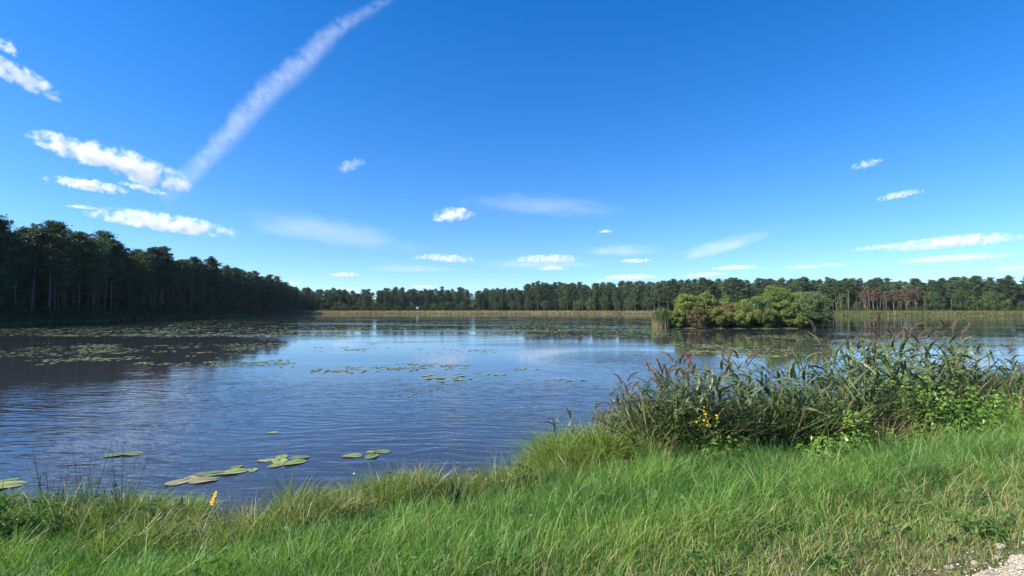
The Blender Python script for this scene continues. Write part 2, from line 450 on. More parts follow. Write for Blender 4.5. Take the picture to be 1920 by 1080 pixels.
# ------------------------------------------------------------------ trees
def pine_geo(seed, h=16.0, crown_base=0.48, dead=False, sparse=1.0, spread=1.0):
    rs = np.random.default_rng(seed)
    tr = Geo(); cr = Geo()
    zz = np.linspace(0, 1, 7); lean = rs.normal(size=2) * 0.35
    wob = rs.normal(size=(7, 2)) * 0.10
    pts = np.stack([lean[0] * zz ** 2 + wob[:, 0] * zz, lean[1] * zz ** 2 + wob[:, 1] * zz, zz * h * 0.97], -1)
    tr.tube(pts, 0.17 * (1 - 0.82 * zz) + 0.015, 6)
    def axis(z):
        t = z / (h * 0.97)
        return np.array([np.interp(t, zz, pts[:, 0]), np.interp(t, zz, pts[:, 1]), z])
    nb = int(46 * sparse)
    cents = []; sizes = []
    for b in range(nb):
        f = (b + rs.random()) / nb
        z = h * (crown_base + (0.985 - crown_base) * f ** 0.9)
        prof = math.sin(math.pi * min(1, 0.24 + 0.70 * f)) ** 0.8
        ln = (0.25 + 2.15 * prof * rs.uniform(0.5, 1.2) * (1.0 if f < 0.8 else 1.0 - 1.6 * (f - 0.8))) * spread
        az = b * 2.4 + rs.normal() * 0.5
        el = rs.uniform(-0.05, 0.30) + 0.55 * max(0, f - 0.7)
        p0 = axis(z * 0.985)
        d = np.array([math.cos(az) * math.cos(el), math.sin(az) * math.cos(el), math.sin(el)])
        p1 = p0 + d * ln * 0.6; p2 = p0 + d * ln + np.array([0, 0, 0.18 * ln])
        tr.tube([p0, p1, p2], [0.05, 0.032, 0.012], 3)
        for q in (0.45, 0.75, 1.0):
            if dead and rs.random() < 0.12: continue
            c = p0 + (p2 - p0) * q + rs.normal(size=3) * 0.18
            cents.append(c); sizes.append((0.42 + 0.34 * rs.random()) * (0.8 + 0.3 * q))
    # low dead snags under the crown
    for b in range(int(rs.integers(4, 9))):
        z = h * rs.uniform(0.16, crown_base); az = rs.uniform(0, 6.28); ln = rs.uniform(0.4, 1.3)
        p0 = axis(z); p2 = p0 + np.array([math.cos(az) * ln, math.sin(az) * ln, rs.uniform(-0.2, 0.25)])
        tr.tube([p0, p2], [0.028, 0.008], 3)
    for c, s in zip(cents, sizes):
        n = int(34 * (0.9 if dead else 1))
        off = rs.normal(size=(n, 3)) * np.array([s * 0.58, s * 0.58, s * 0.25])
        V, T = leaf_faces(c + off, rs.uniform(0.15, 0.32, n), 0.36, rs, 0.3)
        cr.add(V, T)
    return tr, cr

def snag_geo(seed, h):
    """bare dead trunk"""
    rs = np.random.default_rng(seed); tr = Geo()
    zz = np.linspace(0, 1, 6); lean = rs.normal(size=2) * 0.8
    pts = np.stack([lean[0] * zz ** 2, lean[1] * zz ** 2, zz * h], -1)
    tr.tube(pts, 0.15 * (1 - 0.8 * zz) + 0.01, 6)
    for b in range(14):
        f = rs.uniform(0.3, 0.98); p0 = np.array([lean[0] * f * f, lean[1] * f * f, f * h])
        az = rs.uniform(0, 6.28); ln = rs.uniform(0.5, 2.0) * (1.15 - f)
        p2 = p0 + np.array([math.cos(az) * ln, math.sin(az) * ln, ln * rs.uniform(0.1, 0.9)])
        tr.tube([p0, p2], [0.04, 0.01], 3)
    return tr

def broad_geo(seed, h=9.0, w=3.2, base=0.12, nblob=46, per=70, leaf=0.16, trunk_r=0.14, stems=1, flat_bottom=False):
    """broad-leaved tree or bush: stems, limbs and leaf clumps spread through an uneven crown"""
    rs = np.random.default_rng(seed); tr = Geo(); cr = Geo()
    cz = h * (base + 1) / 2; rz = h * (1 - base) / 2
    lob = rs.normal(size=(5, 3)); lob /= np.linalg.norm(lob, axis=1)[:, None]
    roots = [np.array([rs.normal() * w * 0.12 * (stems > 1), rs.normal() * w * 0.12 * (stems > 1), -0.1]) for _ in range(stems)]
    for r0 in roots:
        top = np.array([r0[0] * 3, r0[1] * 3, h * 0.72])
        tr.tube([r0, r0 + (top - r0) * 0.45 + rs.normal(size=3) * 0.1, top], [trunk_r, trunk_r * 0.7, trunk_r * 0.2], 6)
    for b in range(nblob):
        d = rs.normal(size=3); d /= np.linalg.norm(d)
        if flat_bottom and d[2] < -0.3 and b % 3 == 0: d[2] *= 0.4
        bulge = 1 + 0.28 * max(0, (lob @ d).max() - 0.55) / 0.45
        r = rs.uniform(0.45, 1.0) ** 0.5 * bulge * 0.86
        c = np.array([d[0] * w * r, d[1] * w * r, cz + d[2] * rz * r])
        c[2] = max(c[2], 0.22)
        r0 = roots[b % stems]
        st = r0 + (np.array([r0[0] * 3, r0[1] * 3, h * 0.72]) - r0) * np.clip(c[2] / h * 0.7, 0.05, 0.9)
        if b % 2 == 0: tr.tube([st, (st + c) / 2 + np.array([0, 0, -0.1]), c], [trunk_r * 0.3, trunk_r * 0.2, 0.01], 3)
        s = rs.uniform(0.75, 1.3) * (w * rz * w) ** (1 / 3) * 0.26
        off = rs.normal(size=(per, 3)); off /= np.linalg.norm(off, axis=1)[:, None]
        off *= (rs.random(per)[:, None] ** 0.4) * s * np.array([1, 1, 0.75])
        P = c + off; P[:, 2] = np.maximum(P[:, 2], 0.06)
        V, T = leaf_faces(P, rs.uniform(0.6, 1.2, per) * leaf, 0.5, rs, 0.2)
        cr.add(V, T)
    return tr, cr

def tree_proto(name, tg, cg, mb, ml):
    root = empty(name)
    link('trunk', tg.mesh(name + '_trunk', mb, True), root)
    if cg: link('crown', cg.mesh(name + '_crown', ml), root)
    return root

PINES = [tree_proto('pine_tree', *pine_geo(100 + k, 16.0, cb, spread=spd), M_pinebark, M_pine)
         for k, (cb, spd) in enumerate([(0.42, 1.05), (0.34, 1.15), (0.48, 1.0), (0.28, 1.1), (0.40, 1.25), (0.18, 1.1)])]
DEAD = [tree_proto('dead_pine', *pine_geo(200 + k, 14.0, 0.5, True, 0.9, 1.05), M_palebark, M_deadpine) for k in range(3)]
SNAG = [tree_proto('bare_dead_tree', snag_geo(300 + k, 11.0), None, M_palebark, None) for k in range(3)]
BROAD = [tree_proto('broadleaf_tree', *broad_geo(400 + k, 10, 3.6, 0.06, 60, 60, 0.22), M_bark, M_broad) for k in range(3)]
UNDER = [tree_proto('understorey_bush', *broad_geo(420 + k, 3.0, 1.9, 0.0, 30, 50, 0.15, 0.06, 3, True), M_bark, M_under) for k in range(3)]
used = set()

def place(protos, k, x, y, rz, s, label, cat, group, sz=1.0):
    p = protos[k % len(protos)]
    if p.name in used: o = copy_tree(p)
    else: used.add(p.name); o = p
    o.location = (x, y, float(ground_z(np.array(x), np.array(y))) - 0.05)
    o.rotation_euler = (0, 0, rz); o.scale = (s, s, s * sz)
    tag(o, label, cat, group)
    return o

def along(poly, spacing, jitter, rs, offset=0.0):
    P = np.array(poly, float); seg = np.diff(P, axis=0); ln = np.linalg.norm(seg, axis=1); cum = np.concatenate([[0], np.cumsum(ln)])
    res = []; s = spacing * rs.random()
    while s < cum[-1]:
        i = min(np.searchsorted(cum, s, 'right') - 1, len(seg) - 1)
        d = seg[i] / ln[i]; nrm = np.array([-d[1], d[0]])
        p = P[i] + d * (s - cum[i]) + nrm * (offset + rs.normal() * jitter)
        res.append((p[0] + d[0] * rs.normal() * jitter * 0.5, p[1] + d[1] * rs.normal() * jitter * 0.5, s / cum[-1]))
        s += spacing * rs.uniform(0.65, 1.35)
    return res

rs = np.random.default_rng(55)
under_pts = []
wood_pts = []      # the rest of the wood, one mass
# left forest, front rows (offset is to the left of the walking direction: inland)
LEFT = [(-81, 62), (-86, 85), (-93, 120), (-99, 160), (-105, 200), (-110, 240), (-112, 262), (-121, 300), (-132, 345)]
PARTS_L = ['nearest end', 'near part', 'middle', 'far part', 'far tip']
taper = lambda f: float(np.interp(f, [0, 0.35, 0.62, 0.72, 0.85, 1.0], [0.99, 0.99, 0.92, 0.82, 0.70, 0.62]))
npine = 0
for row, (off, sp) in enumerate([(1.0, 2.8), (4.2, 3.5), (7.6, 3.0)]):
    for (x, y, f) in along(LEFT, sp, 0.7, rs, off):
        if row == 2: wood_pts.append((x, y, rs.uniform(0.85, 1.2) * taper(f))); continue
        s = rs.choice([0.92, 0.99, 1.03, 1.07, 1.12, 1.19]) * rs.uniform(0.96, 1.04) * taper(f)
        seg = PARTS_L[min(4, int(f * 5))]
        lab = (['tall dark pine on the water edge of the shaded left forest, %s',
                'dark pine just behind the front row of the left forest, %s',
                'dark pine top showing above the front rows of the left forest, %s'][row]) % seg
        place(PINES, int(rs.integers(0, 6)), x, y, rs.uniform(0, 6.28), s, lab, 'pine tree',
              'pines of the left forest, %s, row %s' % (seg, ['one', 'two', 'three'][row])); npine += 1
for off in (12, 16, 20, 25, 30, 36, 43, 50, 58):
    for (x, y, f) in along(LEFT, 4.0, 1.2, rs, off):
        wood_pts.append((x, y, rs.uniform(0.75, 1.16) * taper(f)))
        if rs.random() < 0.8: under_pts.append((x + rs.normal() * 1.5, y + rs.normal() * 1.5, rs.uniform(1.0, 2.0)))
# pine that stands out above the left forest
x, y = at(186, 127)
place(PINES, 4, x, y, 1.0, 1.28, 'light green pine top rising above its neighbours in the left forest', 'pine tree', None)
npine += 1
# understorey along the left shore
for (x, y, f) in along([(-79, 62), (-83.5, 85), (-90, 120), (-96, 160), (-102, 200), (-107, 240)], 4.6, 0.5, rs, 0):
    seg = PARTS_L[min(4, int(f * 5))]
    place(UNDER, int(rs.integers(0, 3)), x, y, rs.uniform(0, 6.28), rs.uniform(0.6, 1.15),
          'low dark bush under the pines of the left shore, %s' % seg, 'bush', 'bushes under the left forest, %s' % seg)

# far wood across the lake: lower to the left, rising to the right
FARL = [(-190, 312), (-150, 326), (-120, 346), (-90, 360), (-30, 372), (0, 366)]
FARM = [(0, 366), (35, 356), (62, 340), (88, 312), (108, 298), (130, 292), (150, 288), (168, 283)]
FARR = [(138, 286), (172, 268), (196, 256), (214, 244), (240, 236), (262, 226)]
for row, (off, sp) in enumerate([(0, 4.4), (5, 6.0)]):
    for (x, y, f) in along(FARL, sp, 1.0, rs, off):
        if row == 1: wood_pts.append((x, y, rs.uniform(0.62, 0.92))); continue
        place(PINES, [1, 3, 5][int(rs.integers(0, 3))], x, y, rs.uniform(0, 6.28), rs.uniform(0.58, 0.88) + 0.04 * row,
              ['blue green pine in the front of the low far wood left of centre', 'pine top behind the front of the low far wood left of centre'][row],
              'pine tree', 'pines of the low far wood, ' + ['front', 'second row'][row]); npine += 1
for row, (off, sp) in enumerate([(0, 4.0), (6, 6.5)]):
    for (x, y, f) in along(FARM, sp, 1.0, rs, off):
        if row == 1: wood_pts.append((x, y, rs.uniform(0.75, 1.2))); continue
        sec = 'right of centre' if f < 0.5 else 'behind the bushy island'
        place(PINES, [1, 3, 5, 0][int(rs.integers(0, 4))], x, y, rs.uniform(0, 6.28), rs.uniform(0.72, 1.2),
              (['sunlit pine on the front edge of the far wood %s', 'pine top behind the front edge of the far wood %s'][row]) % sec,
              'pine tree', 'pines of the far wood %s, %s' % (sec, ['front', 'second row'][row])); npine += 1
for row, (off, sp) in enumerate([(6, 4.4), (12, 6.5)]):
    for (x, y, f) in along(FARR, sp, 1.0, rs, off):
        if row == 1: wood_pts.append((x, y, rs.uniform(0.78, 1.08))); continue
        sec = 'above the brown dead pines' if f < 0.55 else 'at the right edge of the photo'
        place(PINES, [0, 2, 4, 1][int(rs.integers(0, 4))], x, y, rs.uniform(0, 6.28), rs.uniform(0.76, 1.04) + 0.06 * (f > 0.6),
              (['broad green pine of the far wood %s, front', 'broad green pine of the far wood %s, further back'][row]) % sec,
              'pine tree', 'pines of the far wood %s, %s' % (sec, ['front', 'back'][row])); npine += 1
for poly, offs, sc in ((FARL, (9, 13, 18, 24, 31, 39), 0.85), (FARM, (11, 16, 22, 29, 37, 46, 56), 1.08), (FARR, (17, 22, 28, 35, 43, 52), 1.02)):
    for off in offs:
        for (x, y, f) in along(poly, 5.0, 1.5, rs, off):
            wood_pts.append((x, y, sc * rs.uniform(0.70, 1.14)))
            if rs.random() < 0.9: under_pts.append((x + rs.normal() * 1.5, y + rs.normal() * 1.5, rs.uniform(1.1, 2.2)))
for q in range(14): wood_pts.append((rs.uniform(-44, -16), rs.uniform(374, 402), rs.uniform(0.6, 0.85)))
# brown dying pines and bare trunks on the right
for (x, y, f) in along([at(1612, 262), at(1660, 256), at(1725, 250)], 2.3, 1.0, rs, 0):
    place(DEAD, int(rs.integers(0, 3)), x, y, rs.uniform(0, 6.28), rs.uniform(0.66, 0.86), 'pine with rust brown dead crown and pale trunk on the right shore', 'dead pine', 'brown dead pines on the right shore')
for px, D, s in [(1568, 262, .7), (1576, 258, .85), (1590, 256, .9), (1622, 252, .8), (1630, 246, .95), (1650, 247, .6),
                 (1675, 249, .55), (1688, 243, .5), (1716, 249, .6)]:
    x, y = at(px, D)
    grp = 'left of the small round tree' if px < 1605 else 'among the brown dead pines'
    place(SNAG, int(rs.integers(0, 3)), x, y, rs.uniform(0, 6.28), s, 'bare pale dead trunk on the right shore, ' + grp, 'dead tree', 'bare dead trunks, ' + grp)
# broadleaved trees of the right and middle shores
for px, D, s, lab in [(1762, 240, .78, 'light green round tree next to the brown dead pines'),
                      (1800, 236, .98, 'tallest light green broadleaf tree of the right shore'),
                      (1822, 243, .72, 'lower green tree just right of the tallest light green tree'),
                      (1850, 232, .88, 'light green loose tree third from the brown dead pines'),
                      (1882, 230, .55, 'low green tree near the right edge of the far shore'),
                      (1915, 222, .48, 'yellow green bush at the very right edge of the far shore'),
                      (1608, 246, .52, 'small dark green round tree standing alone before pale bare trunks'),
                      (1056, 338, .95, 'pale yellow green birch in the far wood right of centre'),
                      (1022, 345, .70, 'pale green tree at the front of the far wood, left of the birch'),
                      (1106, 330, .85, 'light green tree in the far wood halfway to the island'),
                      (1180, 305, .75, 'light green tree in the far wood just left of the island reeds'),
                      (930, 352, .60, 'yellow green bush at the far shore, nearest the photo centre'),
                      (867, 350, .62, 'light green bush at the far shore left of centre')]:
    x, y = at(px, D)
    place(BROAD, int(rs.integers(0, 3)), x, y, rs.uniform(0, 6.28), s, lab, 'tree', None)
for px, D, s, lab in [(640, 350, .50, 'olive tree in the low far wood, first right of the left forest tip'), (702, 356, .58, 'olive tree in the low far wood left of the white hide'), (812, 358, .55, 'round olive tree in the low far wood right of the white hide'),
                      (962, 352, .66, 'round green tree right below the photo centre clouds on the far shore'), (990, 350, .80, 'tall olive tree on the far shore just right of centre'), (1082, 334, .75, 'olive tree right of the pale birch'),
                      (1134, 322, .9, 'tall olive broadleaf tree midway between birch and island'), (1158, 314, .6, 'low olive tree left of the island reeds'), (1216, 300, .85, 'olive tree whose crown shows above the island reeds'),
                      (1362, 286, .95, 'olive broadleaf crown above the island middle'), (1580, 268, .9, 'olive broadleaf crown right of the island willow'), (1744, 256, .95, 'olive tree behind the last brown dead pine'), (1866, 244, 1.0, 'olive broadleaf crown high at the right shore')]:
    x, y = at(px, D)
    place(BROAD, int(rs.integers(0, 3)), x, y, rs.uniform(0, 6.28), s, lab, 'tree', None)
for px in list(range(596, 860, 13)):
    D = rs.uniform(325, 345); x, y = at(px + rs.uniform(-4, 4), D)
    place(UNDER, int(rs.integers(0, 3)), x, y, rs.uniform(0, 6.28), rs.uniform(1.0, 2.1), 'rounded green bush at the foot of the low far wood', 'bush', 'bushes at the foot of the far wood')
for px in list(range(1580, 1920, 17)):
    D = rs.uniform(236, 246) - max(0, px - 1740) * 0.06; x, y = at(px + rs.uniform(-4, 4), D)
    place(UNDER, int(rs.integers(0, 3)), x, y, rs.uniform(0, 6.28), rs.uniform(0.5, 0.95), 'low green bush at the foot of the right shore trees', 'bush', 'bushes along the right shore')

# the mass of the wood behind: one object, instanced with geometry nodes
def wood_mass():
    lib = bpy.data.collections.new('tree_shapes')
    for k, p in enumerate(PINES + UNDER):
        tmes = {c.name.split('.')[0]: c.data for c in p.children}
        a, b = tmes['trunk'], tmes['crown']
        va = np.empty(len(a.vertices) * 3, np.float32); a.vertices.foreach_get('co', va)
        vb = np.empty(len(b.vertices) * 3, np.float32); b.vertices.foreach_get('co', vb)
        ta = np.empty(len(a.polygons) * 3, np.int32); a.polygons.foreach_get('vertices', ta)
        tb = np.empty(len(b.polygons) * 3, np.int32); b.polygons.foreach_get('vertices', tb)
        V = np.concatenate([va.reshape(-1, 3), vb.reshape(-1, 3)]); T = np.concatenate([ta.reshape(-1, 3), tb.reshape(-1, 3) + len(a.vertices)])
        mi = np.concatenate([np.zeros(len(a.polygons)), np.ones(len(b.polygons))])
        lib.objects.link(bpy.data.objects.new('tree_shape_%d' % k, mesh_np('tree_shape', V, T, [M_pinebark, M_pine] if k < len(PINES) else [M_bark, M_under], mi=mi)))
    W = np.array(wood_pts + under_pts)
    z = ground_z(W[:, 0], W[:, 1]) - 0.05
    me = bpy.data.meshes.new('wood'); me.from_pydata(np.stack([W[:, 0], W[:, 1], z], -1).tolist(), [], [])
    a = me.attributes.new('size', 'FLOAT', 'POINT'); a.data.foreach_set('value', W[:, 2].astype(np.float32))
    a = me.attributes.new('turn', 'FLOAT_VECTOR', 'POINT')
    tv = np.zeros((len(W), 3), np.float32); tv[:, 2] = rs.uniform(0, 6.28, len(W)); a.data.foreach_set('vector', tv.ravel())
    a = me.attributes.new('pick', 'INT', 'POINT'); a.data.foreach_set('value', np.concatenate([rs.integers(0, len(PINES), len(wood_pts)), len(PINES) + rs.integers(0, len(UNDER), len(under_pts))]).astype(np.int32))
    o = link('wood', me); tag(o, 'mass of pines behind the front rows of the forests', 'wood', kind='stuff')
    ng = bpy.data.node_groups.new('wood_nodes', 'GeometryNodeTree')
    ng.interface.new_socket('Geometry', in_out='INPUT', socket_type='NodeSocketGeometry')
    ng.interface.new_socket('Geometry', in_out='OUTPUT', socket_type='NodeSocketGeometry')
    N, L = ng.nodes, ng.links
    gi = N.new('NodeGroupInput'); go = N.new('NodeGroupOutput')
    ci = N.new('GeometryNodeCollectionInfo'); ci.inputs['Collection'].default_value = lib
    ci.inputs['Separate Children'].default_value = True; ci.inputs['Reset Children'].default_value = True
    ip = N.new('GeometryNodeInstanceOnPoints'); ip.inputs['Pick Instance'].default_value = True
    def named(nm, typ):
        n = N.new('GeometryNodeInputNamedAttribute'); n.data_type = typ; n.inputs['Name'].default_value = nm
        return n.outputs['Attribute']
    L.new(gi.outputs[0], ip.inputs['Points']); L.new(ci.outputs[0], ip.inputs['Instance'])
    L.new(named('pick', 'INT'), ip.inputs['Instance Index'])
    L.new(named('turn', 'FLOAT_VECTOR'), ip.inputs['Rotation'])
    L.new(named('size', 'FLOAT'), ip.inputs['Scale'])
    L.new(ip.outputs[0], go.inputs[0])
    md = o.modifiers.new('instances', 'NODES'); md.node_group = ng
wood_mass()
print('pines', npine, 'wood', len(wood_pts))

# ------------------------------------------------------------------ the island and its bushes
def island():
    specs = [  # image column, depth, height, half width, kind, label
        (1290, 71.5, 4.3, 1.9, 'green', 'tall green bush at the left end of the island beside the reeds'),
        (1322, 71.0, 4.5, 1.35, 'yellow', 'yellowing autumn bush in the upper left of the island'),
        (1306, 68.6, 2.5, 1.6, 'brown', 'dark brown twiggy bush low on the left front of the island'),
        (1268, 69.5, 2.2, 1.2, 'green', 'low green bush on the island just right of the reed clump'),
        (1352, 71.0, 3.3, 1.8, 'pink', 'russet bush left of the island middle with faded leaves'),
        (1345, 68.7, 2.2, 1.7, 'olive', 'low olive bush at the front of the island below the russet bush'),
        (1388, 70.5, 2.9, 1.7, 'olive', 'yellow olive bush in the middle of the island'),
        (1385, 68.6, 1.9, 1.7, 'green', 'low green bush overhanging the water at the island middle'),
        (1425, 71.0, 3.6, 1.7, 'willow', 'grey green willow bush right of the island middle'),
        (1428, 68.7, 2.3, 1.8, 'olive', 'low olive bush on the front right of the island'),
        (1452, 72.5, 5.1, 2.4, 'yellow', 'tallest yellow green bush on the right half of the island'),
        (1470, 69.2, 3.2, 1.9, 'green', 'green bush in front of the tallest island bush'),
        (1494, 72.0, 4.9, 2.0, 'green', 'high green bush between the tallest bush and the willow'),
        (1520, 70.5, 4.5, 2.4, 'willow', 'big rounded dark green willow at the right end of the island'),
        (1492, 68.4, 2.0, 1.6, 'olive', 'low yellow olive bush at the foot of the willow'),
        (1536, 69.6, 2.6, 1.5, 'willow', 'low dark willow bush at the extreme right tip of the island'),
        (1408, 72.6, 3.9, 1.8, 'green', 'green bush standing behind the yellow olive bush mid island'),
        (1366, 72.8, 3.5, 1.6, 'green', 'green bush behind the russet bush of the island'),
    ]
    for k, (px, D, h, w, kd, lab) in enumerate(specs):
        vol = h * w * w
        tg, cg = broad_geo(600 + k, h, w, 0.0, int(60 + vol * 3.0), 120, 0.105 if kd != 'brown' else 0.08, 0.05, 5, True)
        x, y = at(px, D)
        root = tree_proto('island_bush', tg, cg, M_bark, M_isl[kd])
        root.location = (x, y, float(ground_z(np.array(x), np.array(y))) - 0.05)
        tag(root, lab, 'bush', 'bushes on the island')
    # pale reeds at its left end: too many stems to count
    n = 620
    a = rng.uniform(0, 6.28, n); r = np.sqrt(rng.random(n))
    x0, y0 = at(1240, 70.0)
    P = np.stack([x0 + np.cos(a) * r * 1.25, y0 + np.sin(a) * r * 1.3, np.full(n, -0.1)], -1)
    H = rng.uniform(2.1, 3.2, n) * (1 - 0.25 * r)
    V1, T1, C1 = blades(P, H * 0.92, 0.04, rng.uniform(0, 6.28, n), rng.uniform(0.02, 0.16, n), rng.uniform(0, 3.14, n), np.array([0.36, 0.30, 0.17]) * rng.uniform(0.7, 1.2, (n, 1)))
    n2 = 2600
    pick = rng.integers(0, n, n2)
    P2 = P[pick] + np.stack([rng.normal(size=n2) * 0.08, rng.normal(size=n2) * 0.08, H[pick] * rng.uniform(0.42, 0.95, n2)], -1)
    V2, T2, C2 = blades(P2, rng.uniform(0.35, 0.6, n2), 0.045, rng.uniform(0, 6.28, n2), rng.uniform(0.5, 1.2, n2), rng.uniform(0, 3.14, n2), np.array([0.12, 0.17, 0.075]) * rng.uniform(0.7, 1.3, (n2, 1)))
    o = link('island_reeds', mesh_np('island_reeds', np.concatenate([V1, V2]), np.concatenate([T1, T2 + len(V1)]), M_grass, np.concatenate([C1, C2])))
    tag(o, 'pale stemmed reeds at the left end of the island', 'reeds', kind='stuff')
island()

# reed and sedge belts along the far shores
def belt(name, poly, depth, dens, h0, h1, cols, label, wid=0.16):
    P = np.array(poly, float); seg = np.diff(P, axis=0); ln = np.linalg.norm(seg, axis=1)
    n = int(ln.sum() * dens)
    i = rng.choice(len(seg), n, p=ln / ln.sum()); t = rng.random(n)
    d = seg[i] / ln[i][:, None]; nrm = np.stack([-d[:, 1], d[:, 0]], -1)
    xy = P[i] + seg[i] * t[:, None] + nrm * (rng.random(n) * depth)[:, None] + nrm * (np.sin(P[i][:, 0] + t * ln[i] * 0.3) * 0.8)[:, None]
    z = np.maximum(ground_z(xy[:, 0], xy[:, 1]), -0.3) - 0.03
    c = np.array(cols, float)
    w = (np.sin(xy[:, 0] * 0.11) + np.sin(xy[:, 0] * 0.047 + 2) + np.sin(xy[:, 0] * 0.31 + 1) + rng.normal(size=n) * 1.1) / 5 + 0.5
    k = np.clip(w * len(c), 0, len(c) - 0.001).astype(int)
    V, T, C = blades(np.column_stack([xy, z]), rng.uniform(h0, h1, n), wid, rng.uniform(0, 6.28, n), rng.uniform(0.03, 0.3, n), rng.normal(size=n) * 0.6, c[k] * rng.uniform(0.75, 1.2, (n, 1)))
    o = link(name, mesh_np(name, V, T, M_grass, C)); tag(o, label, 'reeds', kind='stuff')
belt('far_reeds', [(-108, 258), (-98, 262.5), (-80, 266), (-45, 268), (0, 268), (40, 262), (75, 252), (98, 236), (110, 216)], 9, 70, 0.35, 1.1,
     [(0.26, 0.20, 0.11), (0.40, 0.32, 0.17), (0.36, 0.30, 0.14), (0.22, 0.22, 0.09), (0.44, 0.36, 0.21)], 'straw coloured reed belt along the far shore of the lake')
belt('right_shore_reeds', [(114, 200), (118, 190.5), (150, 184.5), (175, 181.5), (200, 180.5), (225, 168)], 22, 150, 0.5, 1.3,
     [(0.17, 0.17, 0.06), (0.21, 0.22, 0.07), (0.25, 0.21, 0.10), (0.15, 0.18, 0.05)], 'yellow green reed bed along the right shore beyond the island')
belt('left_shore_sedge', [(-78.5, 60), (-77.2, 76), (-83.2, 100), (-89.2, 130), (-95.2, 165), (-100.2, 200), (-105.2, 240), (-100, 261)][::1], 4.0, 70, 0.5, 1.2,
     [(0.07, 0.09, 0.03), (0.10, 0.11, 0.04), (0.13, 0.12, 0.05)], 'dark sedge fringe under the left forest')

# small white hide on the far bank
def hide():
    x, y = at(783, 300)
    root = empty('wooden_hide', (x, y, float(ground_z(np.array(x), np.array(y)))))
    tag(root, 'tiny white raised hide at the far wood edge above the reed belt', 'hide')
    def box(nm, c, s, m):
        c = np.array(c); s = np.array(s) / 2
        V = np.array([[a, b, d] for a in (-1, 1) for b in (-1, 1) for d in (-1, 1)]) * s + c
        F = [[0, 1, 3, 2], [4, 6, 7, 5], [0, 4, 5, 1], [2, 3, 7, 6], [0, 2, 6, 4], [1, 5, 7, 3]]
        return link(nm, mesh_np(nm, V, F, m), root)
    box('cabin', (0, 0, 2.3), (1.2, 1.1, 1.25), M_white)
    box('window', (0, -0.56, 2.45), (0.7, 0.03, 0.3), M_darkwood)
    box('roof', (0, -0.05, 3.0), (1.5, 1.5, 0.12), M_darkwood)
    for sx in (-1, 1):
        for sy in (-1, 1): box('leg', (sx * 0.5, sy * 0.45, 0.83), (0.1, 0.1, 1.68), M_darkwood)
hide()

# ------------------------------------------------------------------ water lilies
def pad_geo(G, c, r, turn, rs, m=0, tilt=0.0, segs=14):
    """one floating leaf: oval with a slit, slightly waved rim, real thickness from its upturned edge"""
    a = np.linspace(0.18, 2 * math.pi - 0.18, segs)
    rr = r * 0.92 * (1 + 0.05 * np.sin(a * 3 + rs.random() * 6))
    x = np.cos(a) * rr * 1.15; y = np.sin(a) * rr * 0.86
    z = 0.004 + 0.010 * np.sin(a * 2 + rs.random() * 6) * (r / 0.18) + tilt * y
    ct, st = math.cos(turn), math.sin(turn)
    rim = np.stack([x * ct - y * st, x * st + y * ct, np.maximum(z, 0.002) + 0.006], -1)
    low = rim * np.array([0.985, 0.985, 1]) - np.array([0, 0, 0.004])
    V = np.concatenate([[[-0.0, 0, 0.008]], rim, low]) + np.asarray(c)
    T = [[0, k, k + 1] for k in range(1, segs)] + [[k, k + segs, k + 1] for k in range(1, segs)] + [[k + 1, k + segs, k + segs + 1] for k in range(1, segs)]
    G.add(V, T, None, m)

def pad_mesh(r, seed, m):
    G = Geo(); pad_geo(G, (0, 0, 0), r, 0.0, np.random.default_rng(seed), 0)
    return G.mesh('lily_leaf', m, False)
PADM = [pad_mesh(0.17, 900 + k, M_pad) for k in range(4)] + [pad_mesh(0.16, 910 + k, M_padold) for k in range(2)]
def near_lily(px, py, leaves, label):
    D = CAM_H * FPX / (py - HORIZON); x, y = at(px, D)
    root = empty('water_lily', (x, y, 0.0)); tag(root, label, 'water lily', 'water lilies close to the near bank')
    for (dx, dy, s, k, t) in leaves:
        o = link('leaf', PADM[k], root); o.location = (dx, dy, 0.003 * random.random()); o.rotation_euler = (0.0, 0, t); o.scale = (s * 1.0, s * random.uniform(0.82, 1.0), s)
near_lily(532, 862, [(-0.28, 0.05, 0.75, 0, 0.3), (-0.02, 0.0, 1.1, 1, 2.0), (0.25, -0.08, 1.1, 2, 0.7), (0.22, 0.22, 0.95, 3, 3.6), (-0.10, 0.26, 0.8, 0, 5.0), (0.02, -0.24, 0.8, 1, 4.1)], 'cluster of six green lily leaves floating left of centre near the bank')
near_lily(688, 852, [(-0.22, 0.0, 0.95, 1, 0.2), (0.12, -0.02, 0.9, 2, 1.4), (0.22, 0.28, 0.9, 0, 2.8), (0.05, 0.26, 0.6, 3, 0.4)], 'smaller lily leaf cluster right of the six leaf cluster')
near_lily(425, 884, [(-0.20, -0.05, 1.2, 0, 0.2), (0.12, 0.05, 1.15, 2, 0.5), (0.05, 0.33, 0.65, 3, 1.1), (0.36, 0.18, 0.6, 1, 2.1), (-0.10, -0.34, 1.2, 4, 0.4), (-0.42, -0.42, 1.1, 5, 0.9), (-0.30, -0.22, 0.9, 4, 3.0)], 'lily leaves turning tan behind the yellow flower at the bank')
near_lily(234, 850, [(-0.08, -0.03, 1.0, 3, 0.4), (0.16, 0.05, 1.0, 1, 0.1)], 'pair of lily leaves behind the dark rush stems')
near_lily(12, 907, [(-0.12, 0.20, 0.9, 0, 0.3), (0.05, -0.03, 1.5, 2, 0.5), (-0.30, -0.05, 1.0, 1, 2.5)], 'lily leaves at the left edge of the photo by the bank')
near_lily(516, 809, [(0, 0, 0.6, 2, 0.2)], 'single small lily leaf further out than the six leaf cluster')

